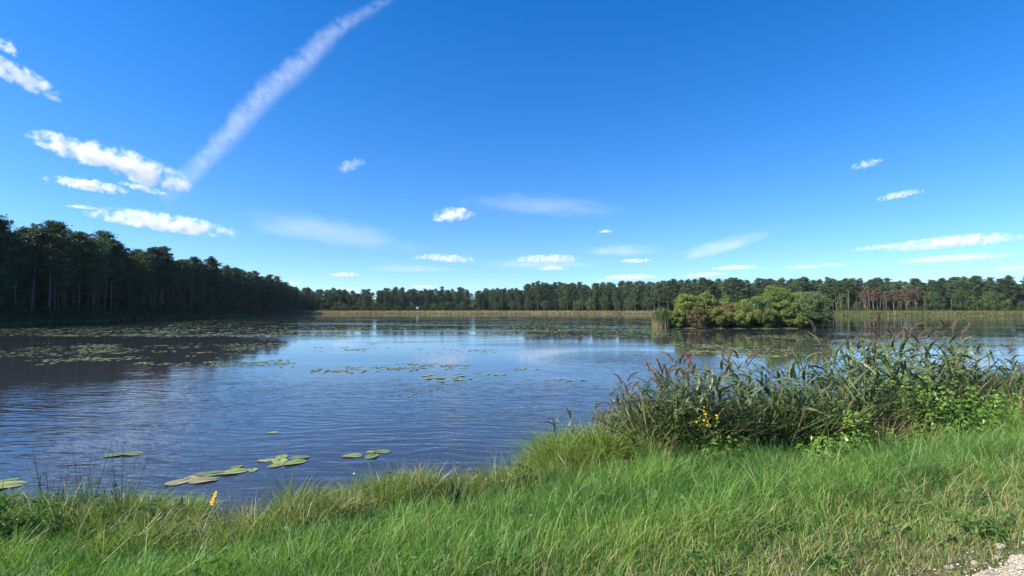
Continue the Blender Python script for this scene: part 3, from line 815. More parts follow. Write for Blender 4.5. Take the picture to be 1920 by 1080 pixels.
# lily clumps further out, one thing each; the smallest rest is one mass
zones = [  # px range, py range, count, label
    ((0, 540), (634, 690), 190, 'floating lily clump on the dark water before the left forest', 0.55),
    ((150, 520), (640, 672), 80, 'floating lily clump on the dark water before the left forest', 0.55),
    ((600, 960), (632, 700), 60, 'floating lily clump on the calm water in mid lake', 0.55),
    ((1230, 1540), (618, 668), 190, 'floating lily clump on the water in front of the island', 0.9),
    ((1560, 1920), (600, 660), 120, 'floating lily clump right of the island beyond the bank reeds', 0.9),
    ((300, 640), (600, 632), 330, None, 1.1), ((640, 1230), (594, 622), 620, None, 1.2), ((0, 320), (612, 630), 160, None, 1.0), ((900, 1240), (604, 632), 200, None, 1.0),
]
cand = []
for (x0, x1), (y0, y1), n, lab, sc in zones:
    if lab:                            # drifted together in streaks
        nc = max(6, n // 9); ccx = rng.uniform(x0, x1, nc); ccy = rng.uniform(y0, y1, nc); q = rng.integers(0, nc, n)
        bx = np.clip(ccx[q] + rng.normal(size=n) * 34, x0, x1); by = np.clip(ccy[q] + rng.normal(size=n) * 2.6, y0, y1)
    else:
        bx = rng.uniform(x0, x1, n); by = rng.uniform(y0, y1, n)
    for px, py in zip(bx, by):
        D = CAM_H * FPX / max(py - HORIZON, 6); x, y = at(px, D)
        cand.append((x, y, lab, sc * rng.uniform(0.7, 1.25), D))
for px, py, s in [(850, 706, 1.0), (832, 708, 1.1), (862, 712, 0.8), (790, 690, 0.9), (905, 700, 0.8), (930, 702, 0.8), (845, 690, 0.7), (760, 738, 0.35), (810, 730, 0.4), (1060, 712, 0.7), (985, 692, 0.8)]:
    D = CAM_H * FPX / (py - HORIZON); x, y = at(px, D)
    cand.append((x, y, zones[2][3], s, D))
dd = sdist(np.array([c[0] for c in cand]), np.array([c[1] for c in cand]))
cand = [c for c, d in zip(cand, dd) if d < -1.5 and not (((c[0] - ISL_C[0]) / (ISL_R[0] + .5)) ** 2 + ((c[1] - ISL_C[1]) / (ISL_R[1] + .5)) ** 2 < 1)]
cand.sort(key=lambda c: (c[2] is None, c[4] / c[3]))
restG = Geo()
for q, (x, y, lab, s, D) in enumerate(cand):
    if q < 300 and lab:
        root = empty('water_lily', (x, y, 0.0005 * (q % 7))); tag(root, lab, 'water lily', lab.replace('floating lily clump', 'lily clumps'))
        n = int(rng.integers(2, 7))
        for w in range(n):
            o = link('leaf', PADM[int(rng.integers(0, 6))] if rng.random() < 0.4 else PADM[int(rng.integers(0, 4))], root)
            f = s * rng.uniform(0.65, 1.1)
            o.location = (rng.normal() * 0.38 * math.sqrt(n / 4) * s, rng.normal() * 0.32 * math.sqrt(n / 4) * s, 0.004 * w / n); o.rotation_euler = (0, 0, rng.uniform(0, 6.28)); o.scale = (f, f, 1)
    else:
        for _ in range(int(rng.integers(2, 7))):
            pad_geo(restG, (x + rng.normal() * 0.8 * s, y + rng.normal() * 0.6 * s, 0.004 * rng.random()), rng.uniform(0.14, 0.24) * s, rng.uniform(0, 6.28), rng, int(rng.random() < 0.15), segs=7)
o = link('lily_carpet', restG.mesh('lily_carpet', [M_pad, M_padold])); tag(o, 'thin carpet of lily leaves far out on the lake', 'water lilies', kind='stuff')

# ------------------------------------------------------------------ grass and sedge of the near bank
def patchy(x, y, f, ph):
    return (np.sin(x * f + ph) + np.sin(y * f * 1.3 + ph * 2.1) + np.sin((x + y) * f * 0.7 + ph * 0.7) + np.sin((x - 1.7 * y) * f * 1.9 + ph * 1.3)) / 8 + 0.5

def scatter(n, x0, x1, y0, y1):
    x = rng.uniform(x0, x1, n); y = rng.uniform(y0, y1, n)
    k = np.abs(x) < y * 1.08 + 0.9
    return x[k], y[k]

def mixcol(w, cols):
    c = np.array(cols, float); w = np.clip(w, 0, 0.9999) * (len(c) - 1)
    i = w.astype(int); f = (w - i)[:, None]
    return c[i] * (1 - f) + c[i + 1] * f

def tufts(nc, per, x0, x1, y0, y1, keep, rad):
    """blade roots gathered in tufts: root xy, tuft index, offset from the tuft's middle"""
    cx, cyy = scatter(nc, x0, x1, y0, y1)
    k = keep(cx, cyy); cx, cyy = cx[k], cyy[k]
    idx = np.repeat(np.arange(len(cx)), rng.integers(int(per * 0.5), int(per * 1.5), len(cx)))
    off = rng.normal(size=(len(idx), 2)) * (rad * rng.uniform(0.5, 1.5, len(cx)))[idx][:, None]
    return cx[idx] + off[:, 0], cyy[idx] + off[:, 1], idx, off, len(cx)

GA = Geo()
# lawn like long grass: an even sward with tufts in it
sets = []
x, y = scatter(210000, -6.5, 11.5, 2.3, 10.5)
sets.append((x, y, rng.normal(size=len(x)) * 1.5 + 0.3 + 2.6 * (patchy(x, y, 1.7, 9.0) - 0.5), rng.uniform(0.09, 0.21, len(x)), rng.normal(size=len(x)) * 0.12, rng.uniform(0.2, 1.0, len(x))))
x, y, ti, off, nt_ = tufts(5200, 30, -6.5, 11.5, 2.3, 10.5, lambda a, b: sdist(a, b) > 0.5, 0.055)
th = rng.uniform(0.10, 0.36, nt_); tl = rng.normal(size=nt_) * 1.6 + 0.2; tc_ = rng.normal(size=nt_) * 0.22
out_az = np.arctan2(off[:, 1], off[:, 0])
sets.append((x, y, np.where(rng.random(len(x)) < 0.5, out_az, tl[ti] + rng.normal(size=len(x)) * 0.5), th[ti] * rng.uniform(0.6, 1.15, len(x)), tc_[ti], rng.uniform(0.15, 1.1, len(x))))
n_lawn = 0
for (x, y, az, H, cj, bd) in sets:
    d = sdist(x, y); e = path_dist(x, y)
    k = (d > 0.55) & (e > -0.02) & (rng.random(len(x)) < np.clip(1.5 - y * 0.085, 0.5, 1) * np.clip((e + 0.26) / 0.6, 0.0, 1))
    x, y, d, e, az, H, cj, bd = [q[k] for q in (x, y, d, e, az, H, cj, bd)]; n = len(x); n_lawn += n
    pt = patchy(x, y, 1.1, 1.0); pt2 = patchy(x, y, 3.3, 4.0)
    H = H * (0.7 + 0.7 * pt) * np.clip(0.32 + e * 0.5, 0.32, 1.0)
    H *= np.where((x > 0.3) & (d > 1.0), 1.0 + 0.45 * np.clip((y - 3.8) / 2.0, 0, 1), 1.0)
    tallk = rng.random(n) < 0.04; H[tallk] *= 1.6
    col = mixcol((pt - 0.5) * 1.0 + (pt2 - 0.5) * 0.6 + 0.40 + cj + rng.normal(size=n) * 0.10, [(0.048, 0.122, 0.026), (0.100, 0.218, 0.040), (0.160, 0.290, 0.052), (0.27, 0.37, 0.09)])
    dk = rng.random(n) < np.clip(0.75 - e * 0.45, 0.04, 0.62)
    col[dk] = mixcol(rng.random(dk.sum()), [(0.20, 0.23, 0.07), (0.31, 0.29, 0.11), (0.42, 0.35, 0.18)])
    V, T, C = blades(np.column_stack([x, y, ground_z(x, y) - 0.01]), H, rng.uniform(0.003, 0.0068, n) * (0.8 + 0.05 * y), az, bd, rng.uniform(0, 3.14, n), col)
    GA.add(V, T, C)
x, y = scatter(2600, -6, 9, 2.6, 8.5); k = (sdist(x, y) > 0.6) & (path_dist(x, y) > 0.15) & (patchy(x, y, 1.3, 8.0) > 0.45); x, y = x[k], y[k]; n = len(x)
V, T, C = blades(np.column_stack([x, y, ground_z(x, y)]), rng.uniform(0.22, 0.42, n), 0.0045, rng.uniform(0, 6.28, n), rng.uniform(0.1, 0.9, n), rng.uniform(0, 3.14, n), mixcol(rng.random(n), [(0.30, 0.26, 0.12), (0.46, 0.39, 0.22)]))
GA.add(V, T, C)
o = link('meadow_grass', GA.mesh('meadow_grass', M_grass)); tag(o, 'long green grass on the near bank beside the gravel path', 'grass', kind='stuff')

GB = Geo()
# taller mixed sedge on the bank edge in uneven tufts, arching towards the water
bank = lambda a, b: (lambda q: (q > -0.12) & (q < 0.95 + 0.6 * patchy(a, b, 1.5, 3)))(sdist(a, b))
x, y, ti, off, nt_ = tufts(21000, 34, -7.5, 12, 4.2, 13, bank, 0.06)
th = rng.uniform(0.09, 0.42, nt_); th[rng.random(nt_) < 0.16] *= 1.55
tcol = rng.random(nt_); tl = rng.uniform(0, 6.28, nt_); n = len(x)
pt = patchy(x, y, 2.1, 2.0)
H = th[ti] * rng.uniform(0.55, 1.15, n) * (0.6 + 0.8 * pt) * np.where(x < -3.9, 1.2, 1.0)
col = mixcol(tcol[ti] * 0.75 + rng.normal(size=n) * 0.12 + 0.1, [(0.07, 0.125, 0.028), (0.13, 0.20, 0.04), (0.21, 0.27, 0.055), (0.31, 0.31, 0.09)])
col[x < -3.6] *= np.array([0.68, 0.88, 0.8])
dk = rng.random(n) < np.where(tcol[ti] > 0.86, 0.7, 0.09)
col[dk] = mixcol(rng.random(dk.sum()), [(0.20, 0.15, 0.07), (0.36, 0.28, 0.15), (0.48, 0.40, 0.26)])
az = np.where(rng.random(n) < 0.55, np.arctan2(off[:, 1], off[:, 0]), tl[ti] + rng.normal(size=n) * 0.5)
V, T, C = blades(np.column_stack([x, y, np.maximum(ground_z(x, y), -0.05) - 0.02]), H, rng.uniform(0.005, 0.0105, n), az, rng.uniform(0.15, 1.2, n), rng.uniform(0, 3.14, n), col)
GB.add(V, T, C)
# tall yellow green tussocks at the start of the reeds
for (tx, ty, tr_, hh, nn) in [(0.75, 7.75, 0.42, 0.92, 4200), (1.30, 7.6, 0.42, 0.86, 3600), (1.05, 7.25, 0.4, 0.62, 2200), (0.35, 7.45, 0.35, 0.52, 1300), (1.9, 7.6, 0.40, 0.6, 1500), (2.6, 7.4, 0.4, 0.5, 1000), (-4.0, 6.1, 0.5, 0.46, 1300), (-5.4, 5.5, 0.6, 0.5, 1800), (-1.5, 6.6, 0.4, 0.42, 1100), (-2.3, 6.2, 0.35, 0.38, 800)]:
    nc = max(5, nn // 130); ca = rng.uniform(0, 6.28, nc); cr_ = np.sqrt(rng.random(nc)) * tr_; ch = rng.uniform(0.55, 1.1, nc)
    ti = rng.integers(0, nc, nn); off = rng.normal(size=(nn, 2)) * 0.05
    x = tx + (np.cos(ca) * cr_)[ti] + off[:, 0]; y = ty + (np.sin(ca) * cr_)[ti] + off[:, 1]
    a = np.arctan2(off[:, 1], off[:, 0]) + rng.normal(size=nn) * 0.4
    col = mixcol(rng.random(nn) * 0.8 + patchy(x, y, 6, 1) * 0.3 - 0.1, [(0.10, 0.17, 0.032), (0.19, 0.28, 0.05), (0.29, 0.36, 0.08), (0.42, 0.38, 0.18)])
    V, T, C = blades(np.column_stack([x, y, np.maximum(ground_z(x, y), 0) - 0.02]), rng.uniform(0.5, 1.0, nn) * hh * ch[ti], rng.uniform(0.006, 0.012, nn), a, rng.uniform(0.15, 1.25, nn), rng.uniform(0, 3.14, nn), col)
    GB.add(V, T, C)
# dry seed stalks
x, y = scatter(1300, -6, 2.2, 4.8, 8.2); d = sdist(x, y); k = (d > 0.05) & (d < 1.4) & (patchy(x, y, 2.3, 5) > 0.5); x, y = x[k], y[k]; n = len(x)
V, T, C = blades(np.column_stack([x, y, ground_z(x, y)]), rng.uniform(0.3, 0.60, n), 0.006, rng.uniform(0, 6.28, n), rng.uniform(0.1, 0.7, n), rng.uniform(0, 3.14, n), np.array([0.42, 0.34, 0.2]) * rng.uniform(0.7, 1.2, (n, 1)))
GB.add(V, T, C)
o = link('bank_sedge', GB.mesh('bank_sedge', M_grass)); tag(o, 'tangled sedge and dry stems along the water edge', 'sedge', kind='stuff')

# low broad herb leaves in the turf and the bank
GH = Geo()
x, y = scatter(5200, -6.5, 8, 2.4, 9); d = sdist(x, y); e = path_dist(x, y)
k = (d > 0.1) & (e > 0.05) & (patchy(x, y, 1.9, 7.0) > 0.52); x, y = x[k], y[k]; n = len(x)
P = np.column_stack([x, y, ground_z(x, y) + rng.uniform(0.03, 0.16, n)])
V, T = leaf_faces(P, rng.uniform(0.018, 0.045, n), 0.55, rng, 0.65)
GH.add(V, T)
o = link('turf_herbs', GH.mesh('turf_herbs', M_herb)); tag(o, 'small broad leaved herbs growing through the turf', 'herbs', kind='stuff')

# ------------------------------------------------------------------ reeds on the right of the bank
def reed_leaf_mesh(seed, ln, wd, droop):
    t = np.linspace(0, 1, 6); r2 = np.random.default_rng(seed)
    x = ln * (t - 0.12 * droop * t ** 3); z = ln * (0.55 * t - droop * t ** 2.2)
    w = wd * 0.5 * np.array([0.35, 1.0, 0.95, 0.72, 0.38, 0.0])
    yo = r2.normal() * 0.05 * t ** 2
    V = np.concatenate([np.stack([x, yo - w, z + w * 0.25], -1), np.stack([x, yo, z - w * 0.15], -1), np.stack([x, yo + w, z + w * 0.25], -1)])
    T = []
    for q in range(5):
        for a, b in ((0, 6), (6, 12)):
            T += [[a + q, a + q + 1, b + q + 1], [a + q, b + q + 1, b + q]]
    return mesh_np('reed_leaf', V, T, M_reedleaf, smooth=True)
RLEAF = [reed_leaf_mesh(k, 0.48, w, dr) for k, (w, dr) in enumerate([(0.046, 0.15), (0.054, 0.45), (0.044, 0.8), (0.058, 0.3), (0.048, 1.1)])]

def plume_mesh(seed):
    """loose one sided panicle: many fine drooping branchlets along a bent axis"""
    r2 = np.random.default_rng(seed); n = 260
    t = r2.random(n) ** 0.8; nod = r2.uniform(0.06, 0.16)
    P = np.stack([nod * t ** 2, r2.normal(size=n) * 0.004, 0.25 * t - 0.05 * t ** 3], -1)
    V, T, _ = blades(P, r2.uniform(0.04, 0.10, n) * (1.15 - 0.75 * t), 0.0045, r2.normal(size=n) * 1.2, r2.uniform(0.25, 0.9, n), r2.uniform(0, 6.28, n), None, 0.8)
    return mesh_np('reed_plume', V, T, M_plume)
PLUME = [plume_mesh(50 + k) for k in range(4)]

def reed_proto(seed, h, plume, nl):
    r2 = np.random.default_rng(seed)
    root = empty('reed')
    t = np.linspace(0, 1, 6); lean = r2.normal(size=2) * 0.10 + np.array([0.05, 0.0])
    pts = np.stack([lean[0] * t ** 2 * h, lean[1] * t ** 2 * h, t * h], -1)
    G = Geo(); G.tube(pts, np.linspace(0.0055, 0.0022, 6), 4)
    link('stalk', G.mesh('reed_stalk', M_reedstalk, True), root)
    for q in range(nl):
        f = 0.22 + 0.72 * (q + r2.random() * 0.6) / nl
        o = link('leaf', RLEAF[int(r2.integers(0, 5))], root)
        o.location = (lean[0] * f * f * h, lean[1] * f * f * h, f * h)
        side = 0.0 if q % 2 else math.pi
        o.rotation_euler = (r2.normal() * 0.3, -0.35 + r2.normal() * 0.35, (side + r2.normal() * 0.8) if r2.random() < 0.82 else r2.normal() * 0.7)
        s = r2.uniform(0.75, 1.25) * (1.0 if f < 0.8 else 0.8); o.scale = (s, s * r2.uniform(0.8, 1.15), s)
    if plume:
        o = link('plume', PLUME[seed % 4], root)
        o.location = (lean[0] * h, lean[1] * h, h); o.rotation_euler = (r2.normal() * 0.15, r2.uniform(-0.1, 0.4), r2.normal() * 0.9); s = r2.uniform(0.85, 1.3); o.scale = (s, s, s)
    return root
REEDS = [reed_proto(500 + k, 1.8, pl, nl) for k, (pl, nl) in enumerate([(True, 8), (True, 9), (True, 8), (False, 13), (False, 12), (True, 11), (False, 14)])]
rused = set()
ys_ = lambda v: np.interp(v, [p[0] for p in NEAR], [p[1] for p in NEAR])
TOPX = [1100, 1135, 1180, 1250, 1350, 1450, 1550, 1650, 1750, 1850, 1940, 2050]
TOPY = [805, 748, 698, 680, 660, 654, 622, 608, 612, 638, 664, 670]
spots = []
while len(spots) < 285:
    x = random.uniform(1.15, 2.9) if len(spots) < 75 else random.uniform(1.6, 11.0); dsh = random.uniform(-0.9, 1.25)
    # find y with this shore distance by scanning
    ys = np.interp(x, [p[0] for p in NEAR], [p[1] for p in NEAR]); y = ys - dsh * 1.08
    px = 960 + x / y * FPX
    if px > 2010: continue
    spots.append((x, y, px))
for q, (x, y, px) in enumerate(spots):
    z = max(float(ground_z(np.array(x), np.array(y))), -0.35)
    ztop = CAM_H - (np.interp(px, TOPX, TOPY) + abs(random.gauss(0, 45)) - HORIZON) / FPX * y
    h = max(0.7, ztop - z)
    brown = px < 1290 and random.random() < 0.8
    kk = random.choice([0, 1, 2, 5]) if brown else random.choice([1, 3, 3, 4, 4, 5, 6, 6, 6])
    p = REEDS[kk]
    if p.name in rused: o = copy_tree(p)
    else: rused.add(p.name); o = p
    s = h / 1.8
    o.location = (x, y, z - 0.03); o.rotation_euler = (random.gauss(0, 0.05), random.gauss(0.0, 0.07), random.uniform(-1.2, 1.2) + (3.14 if random.random() < 0.35 else 0)); o.scale = (0.55 + 0.45 * s, 0.55 + 0.45 * s, s)
    zone = ['at the left end of the bed', 'behind the yellow spikes', 'above the dark sword leaves', 'behind the low creeper mound', 'in the tall middle of the bed',
            'left of the largest creeper mound', 'behind the largest creeper mound', 'at the right end of the bed'][int(np.searchsorted([1255, 1345, 1470, 1560, 1650, 1740, 1850], px))]
    lab = ('brown plumed reed' if kk in (0, 1, 2, 5) else 'green plumeless reed') + (' in the water ' if ys_(x) < y - 0.2 else ' on the bank ') + zone
    tag(o, lab, 'reed', lab.replace('reed ', 'reeds ', 1))

# dead stalks and litter between the reeds
GD = Geo()
n = 2600
x = rng.uniform(1.6, 11.5, n); ys = np.interp(x, [p[0] for p in NEAR], [p[1] for p in NEAR]); y = ys - rng.uniform(-0.7, 1.2, n)
z = np.maximum(ground_z(x, y), -0.2)
V, T, C = blades(np.column_stack([x, y, z]), rng.uniform(0.4, 1.25, n), 0.008, rng.uniform(0, 6.28, n), rng.uniform(0.05, 0.9, n), rng.uniform(0, 3.14, n), mixcol(rng.random(n), [(0.10, 0.085, 0.05), (0.20, 0.15, 0.085), (0.33, 0.25, 0.15)]))
GD.add(V, T, C)
n = 15000
x = rng.uniform(1.75, 11.5, n); ys = np.interp(x, [p[0] for p in NEAR], [p[1] for p in NEAR]); y = ys - rng.uniform(-0.5, 1.4, n)
V, T, C = blades(np.column_stack([x, y, np.maximum(ground_z(x, y), -0.1)]), rng.uniform(0.35, 1.35, n), rng.uniform(0.012, 0.030, n), rng.uniform(0, 6.28, n), rng.uniform(0.2, 1.1, n), rng.uniform(0, 3.14, n), mixcol(rng.random(n), [(0.05, 0.08, 0.03), (0.09, 0.13, 0.045), (0.16, 0.18, 0.065), (0.22, 0.17, 0.10)]))
GD.add(V, T, C)
o = link('reed_litter', GD.mesh('reed_litter', M_grass)); tag(o, 'dead stalks and undergrowth between the reeds of the bank', 'undergrowth', kind='stuff')

# leafy climbers and herbs on the reed bed's edge
def heart_leaves(P, size, r2, out):
    """broad pointed leaves, 5 verts and 4 tris each, facing mostly up and out"""
    n = len(P)
    nr = r2.normal(size=(n, 3)) * 0.55 + out; nr /= np.linalg.norm(nr, axis=1)[:, None]
    a = r2.normal(size=(n, 3)); a[:, 2] -= 0.6; a -= nr * (a * nr).sum(1)[:, None]; a /= np.linalg.norm(a, axis=1)[:, None]
    b = np.cross(nr, a); s = size[:, None]
    V = np.stack([P - a * s * 0.5, P - a * s * 0.45 + b * s * 0.55 - nr * s * 0.1, P + a * s, P - a * s * 0.45 - b * s * 0.55 - nr * s * 0.1, P + nr * s * 0.1], 1)
    tri = np.array([[0, 1, 4], [1, 2, 4], [2, 3, 4], [3, 0, 4]])
    return V.reshape(-1, 3), (np.arange(n)[:, None, None] * 5 + tri[None]).reshape(-1, 3)
def climber(px, D, w, h, dep, n, lab, seed, ls=0.04):
    r2 = np.random.default_rng(seed); x, y = at(px, D)
    root = empty('leafy_climber', (x, y, float(ground_z(np.array(x), np.array(y)))))
    G = Geo(); Gs = Geo()
    for q in range(12):
        a = r2.uniform(0, 6.28); rr = r2.random() ** 0.5
        e = np.array([math.cos(a) * rr * w, math.sin(a) * rr * dep, h * (0.55 + 0.4 * r2.random()) * (1 - 0.5 * rr * rr)])
        st = np.array([e[0] * 0.5, e[1] * 0.5, -0.05])
        Gs.tube([st, (st + e) / 2 + r2.normal(size=3) * 0.05, e], [0.005, 0.004, 0.002], 3)
    u = r2.normal(size=(n, 3)); u /= np.linalg.norm(u, axis=1)[:, None]; u[:, 2] = np.abs(u[:, 2])
    rr = r2.random(n)[:, None] ** 0.35
    lump = 0.8 + 0.3 * np.sin(u[:, :1] * 7 + seed) * np.cos(u[:, 1:2] * 6) + 0.12 * r2.normal(size=(n, 1))
    P = u * rr * lump * np.array([w, dep, h]); P[:, 2] += 0.03
    V, T = heart_leaves(P, r2.uniform(0.6, 1.3, n) * ls, r2, u * 0.7 + np.array([-0.15, -0.3, 0.5]))
    G.add(V, T)
    link('stems', Gs.mesh('climber_stems', M_reedstalk), root)
    f = link('foliage', G.mesh('climber_foliage', M_vine), root)
    tag(root, lab, 'climber', None)
def weed(px, D, w, h, n, lab, seed, ls, grp='leafy weeds of the left bank'):
    r2 = np.random.default_rng(seed); x, y = at(px, D)
    root = empty('bank_weed', (x, y, float(ground_z(np.array(x), np.array(y)))))
    Gs = Geo(); G = Geo()
    for q in range(14):
        a = r2.uniform(0, 6.28); rr = r2.random() ** 0.5 * w; hh = h * r2.uniform(0.6, 1.15)
        b0 = np.array([math.cos(a) * rr * 0.6, math.sin(a) * rr * 0.6, -0.03]); e = np.array([math.cos(a) * rr, math.sin(a) * rr, hh])
        Gs.tube([b0, (b0 + e) / 2 + r2.normal(size=3) * 0.02, e], [0.005, 0.004, 0.002], 3)
        m = n // 14; t = r2.uniform(0.15, 1.0, m)[:, None]
        P = b0 + (e - b0) * t + r2.normal(size=(m, 3)) * np.array([0.045, 0.045, 0.02])
        V, T = leaf_faces(P, r2.uniform(0.6, 1.3, m) * ls, 0.28, r2, 0.4); G.add(V, T)
    link('stems', Gs.mesh('weed_stems', M_herb), root); link('foliage', G.mesh('weed_foliage', M_herb), root)
    tag(root, lab, 'weed', grp)
def bank_shrub(px, D, w, h, n, lab, seed, ls):
    weed(px, D, w, h, n, lab, seed, ls, 'leafy weeds among the reeds')
bank_shrub(1225, 7.6, 0.45, 0.75, 520, 'dark leafy weed below the brown plumes', 731, 0.05)
bank_shrub(1300, 7.5, 0.40, 0.80, 520, 'leafy weed behind the fullest yellow flower spike', 732, 0.055)
bank_shrub(1430, 7.7, 0.45, 0.95, 620, 'leafy weed rising above the dark sword leaves', 733, 0.055)
bank_shrub(1510, 7.8, 0.45, 1.0, 620, 'leafy weed behind the low yellow green creeper mound', 734, 0.055)
bank_shrub(1650, 8.2, 0.45, 1.15, 620, 'tall leafy weed left of the creeper column', 735, 0.055)
for (px, D, w_, h_, n_, lab, sd_, ls_) in [(1545, 3.55, 0.10, 0.09, 70, 'small leafy weed in the turf at the lower photo edge', 741, 0.03), (1652, 3.7, 0.09, 0.08, 60, 'small weed in thin turf left of the stones', 742, 0.028), (1832, 4.1, 0.14, 0.13, 160, 'grey green weed rosette in the grass above the stones', 743, 0.035),
                                        (1300, 3.6, 0.12, 0.12, 90, 'broad weed in the lush grass below the reed bed', 744, 0.035), (760, 3.5, 0.12, 0.12, 90, 'broad weed in the grass at the lower centre', 745, 0.035), (430, 3.9, 0.12, 0.14, 100, 'broad weed in the grass at the lower left', 746, 0.035)]:
    weed(px, D, w_, h_, n_, lab, sd_, ls_, 'weeds in the turf')
weed(22, 5.4, 0.34, 0.40, 420, 'dark leafy weed mound at the left photo edge on the bank', 721, 0.045)
weed(-15, 4.75, 0.36, 0.46, 520, 'tall dark leafy weeds in the lower left corner of the bank', 727, 0.05)
weed(58, 4.95, 0.30, 0.34, 420, 'dark leafy weed just right of the lower left corner weeds', 728, 0.045)
weed(150, 5.1, 0.28, 0.28, 360, 'leafy weed in the grass below the dark rushes', 729, 0.042)
weed(105, 5.35, 0.32, 0.36, 380, 'leafy weed mound below the leftmost dark rushes', 722, 0.04)
weed(200, 5.5, 0.30, 0.36, 360, 'leafy weed mound below the middle dark rushes', 723, 0.04)
weed(292, 5.5, 0.28, 0.40, 340, 'leafy weed mound right of the rightmost dark rushes', 724, 0.045)
weed(735, 6.2, 0.30, 0.26, 280, 'low leafy weed on the bank left of the sword leaved plant', 725, 0.035)
weed(1005, 6.4, 0.35, 0.30, 300, 'low leafy weed on the bank below the tall tussock', 726, 0.035)
climber(1355, 6.9, 0.42, 0.55, 0.30, 420, 'light green leafy herb mound right of the yellow flowers', 701)
climber(1395, 7.3, 0.30, 0.85, 0.25, 300, 'upright green leafy herb rising into the reeds left of the sword leaves', 707)
climber(1545, 6.75, 0.42, 0.42, 0.28, 460, 'yellow green creeper mound low at the grass edge, middle of the reed bed', 702)
climber(1602, 7.2, 0.38, 0.78, 0.28, 480, 'bright green creeper heap higher and just right of the low mound', 703, 0.046)
climber(1720, 8.0, 0.5, 1.25, 0.3, 520, 'tall column of creeper leaves climbing the reeds', 704, 0.045)
climber(1790, 8.1, 0.95, 0.95, 0.5, 1500, 'largest bright green creeper mound at the right of the reed bed', 705, 0.048)
climber(1880, 8.6, 0.75, 0.85, 0.5, 1000, 'creeper mound at the far right edge of the reed bed', 706, 0.046)
climber(1690, 7.4, 0.6, 0.38, 0.35, 500, 'low trailing creeper under the largest mound', 708, 0.036)

# dry bent grass heads by the reeds
def dry_tuft(px, D, h, n, lab, seed, lean=0.5):
    r2 = np.random.default_rng(seed); x, y = at(px, D)
    root = empty('dry_grass_tuft', (x, y, float(ground_z(np.array(x), np.array(y)))))
    a = r2.uniform(0, 6.28, n)
    V, T, _ = blades(np.column_stack([np.cos(a) * 0.05, np.sin(a) * 0.05, np.zeros(n)]), r2.uniform(0.6, 1.0, n) * h, 0.008, np.where(r2.random(n) < lean, r2.normal(size=n) * 0.5, a), r2.uniform(0.2, 1.0, n), r2.uniform(0, 3.14, n), None)
    link('blades', mesh_np('dry_blades', V, T, M_dry), root)
    tag(root, lab, 'dry grass', None)
dry_tuft(1240, 6.9, 0.62, 40, 'dry straw tuft at the left foot of the reed bed', 801)
dry_tuft(1905, 8.3, 1.15, 60, 'tall dry straw tuft at the right edge of the photo', 802)
dry_tuft(1650, 7.5, 0.8, 50, 'tan bent dry grass between the two bright creeper heaps', 803, 0.2)
dry_tuft(1672, 7.9, 0.95, 36, 'dry grass heads standing left of the tall creeper column', 804, 0.3)
dry_tuft(1735, 7.6, 0.55, 30, 'short dry tuft in front of the largest creeper mound', 805)
dry_tuft(1845, 7.7, 0.5, 26, 'dry tuft in the hollow below the largest creeper mound', 806)

# sword leaved clumps
def sword(px, D, h, n, lab, seed):
    r2 = np.random.default_rng(seed); x, y = at(px, D)
    root = empty('sword_leaf_plant', (x, y, float(ground_z(np.array(x), np.array(y))) - 0.02))
    for q in range(n):
        V, T, _ = blades(np.array([[r2.normal() * 0.035, r2.normal() * 0.03, 0]]), np.array([r2.uniform(0.65, 1.05) * h]), 0.022, np.array([r2.normal() * 0.5 + (0 if r2.random() < 0.5 else 3.14)]), r2.uniform(0.03, 0.28, 1), np.array([r2.normal() * 0.3]), None)
        link('leaf', mesh_np('sword_leaf', V, T, M_sword), root)
    tag(root, lab, 'plant', 'sword leaved plants of the bank')
sword(862, 5.35, 0.46, 13, 'dark upright sword leaved plant on the grassy bank at centre', 811)
sword(1447, 6.75, 0.50, 10, 'dark sword leaved plant at the foot of the reeds', 812)

# rushes standing in front of the water at the left
def rush(px, D, tips, lab, seed):
    r2 = np.random.default_rng(seed); x, y = at(px, D)
    zb = float(ground_z(np.array(x), np.array(y)))
    root = empty('rush_plant', (x, y, zb - 0.03))
    for (dx, top, lean) in tips:
        G = Geo(); h = (CAM_H - (top - HORIZON) / FPX * D) - zb
        t = np.linspace(0, 1, 5); bx = dx / FPX * D
        G.tube(np.stack([bx * 0.4 + (bx * 0.6 + lean) * t ** 1.5, r2.normal() * 0.1 * t, h * t], -1), np.linspace(0.0045, 0.0016, 5), 4)
        for q in range(4):
            f = r2.uniform(0.35, 0.95); p0 = np.array([bx * 0.4 + (bx * 0.6 + lean) * f ** 1.5, 0, h * f])
            G.tube([p0, p0 + np.array([r2.normal() * 0.03, r2.normal() * 0.02, 0.07])], [0.0022, 0.0008], 3)
        link('stem', G.mesh('rush_stem', M_rush), root)
    tag(root, lab, 'rush', 'dark rushes on the left bank')
rush(110, 5.55, [(-28, 826, -0.05), (-6, 850, -0.1), (8, 880, 0.06), (-18, 868, 0.0), (22, 872, -0.12)], 'dark rush clump nearest the left photo edge', 821)
rush(168, 5.7, [(-22, 826, -0.12), (10, 846, -0.06), (28, 813, 0.06), (2, 862, -0.05), (18, 868, 0.1)], 'middle clump of dark rush stems on the left bank', 822)
rush(238, 5.75, [(-2, 815, 0.0), (-16, 832, -0.05), (22, 838, 0.04), (6, 856, 0.02)], 'rightmost dark rush clump of the left bank', 823)

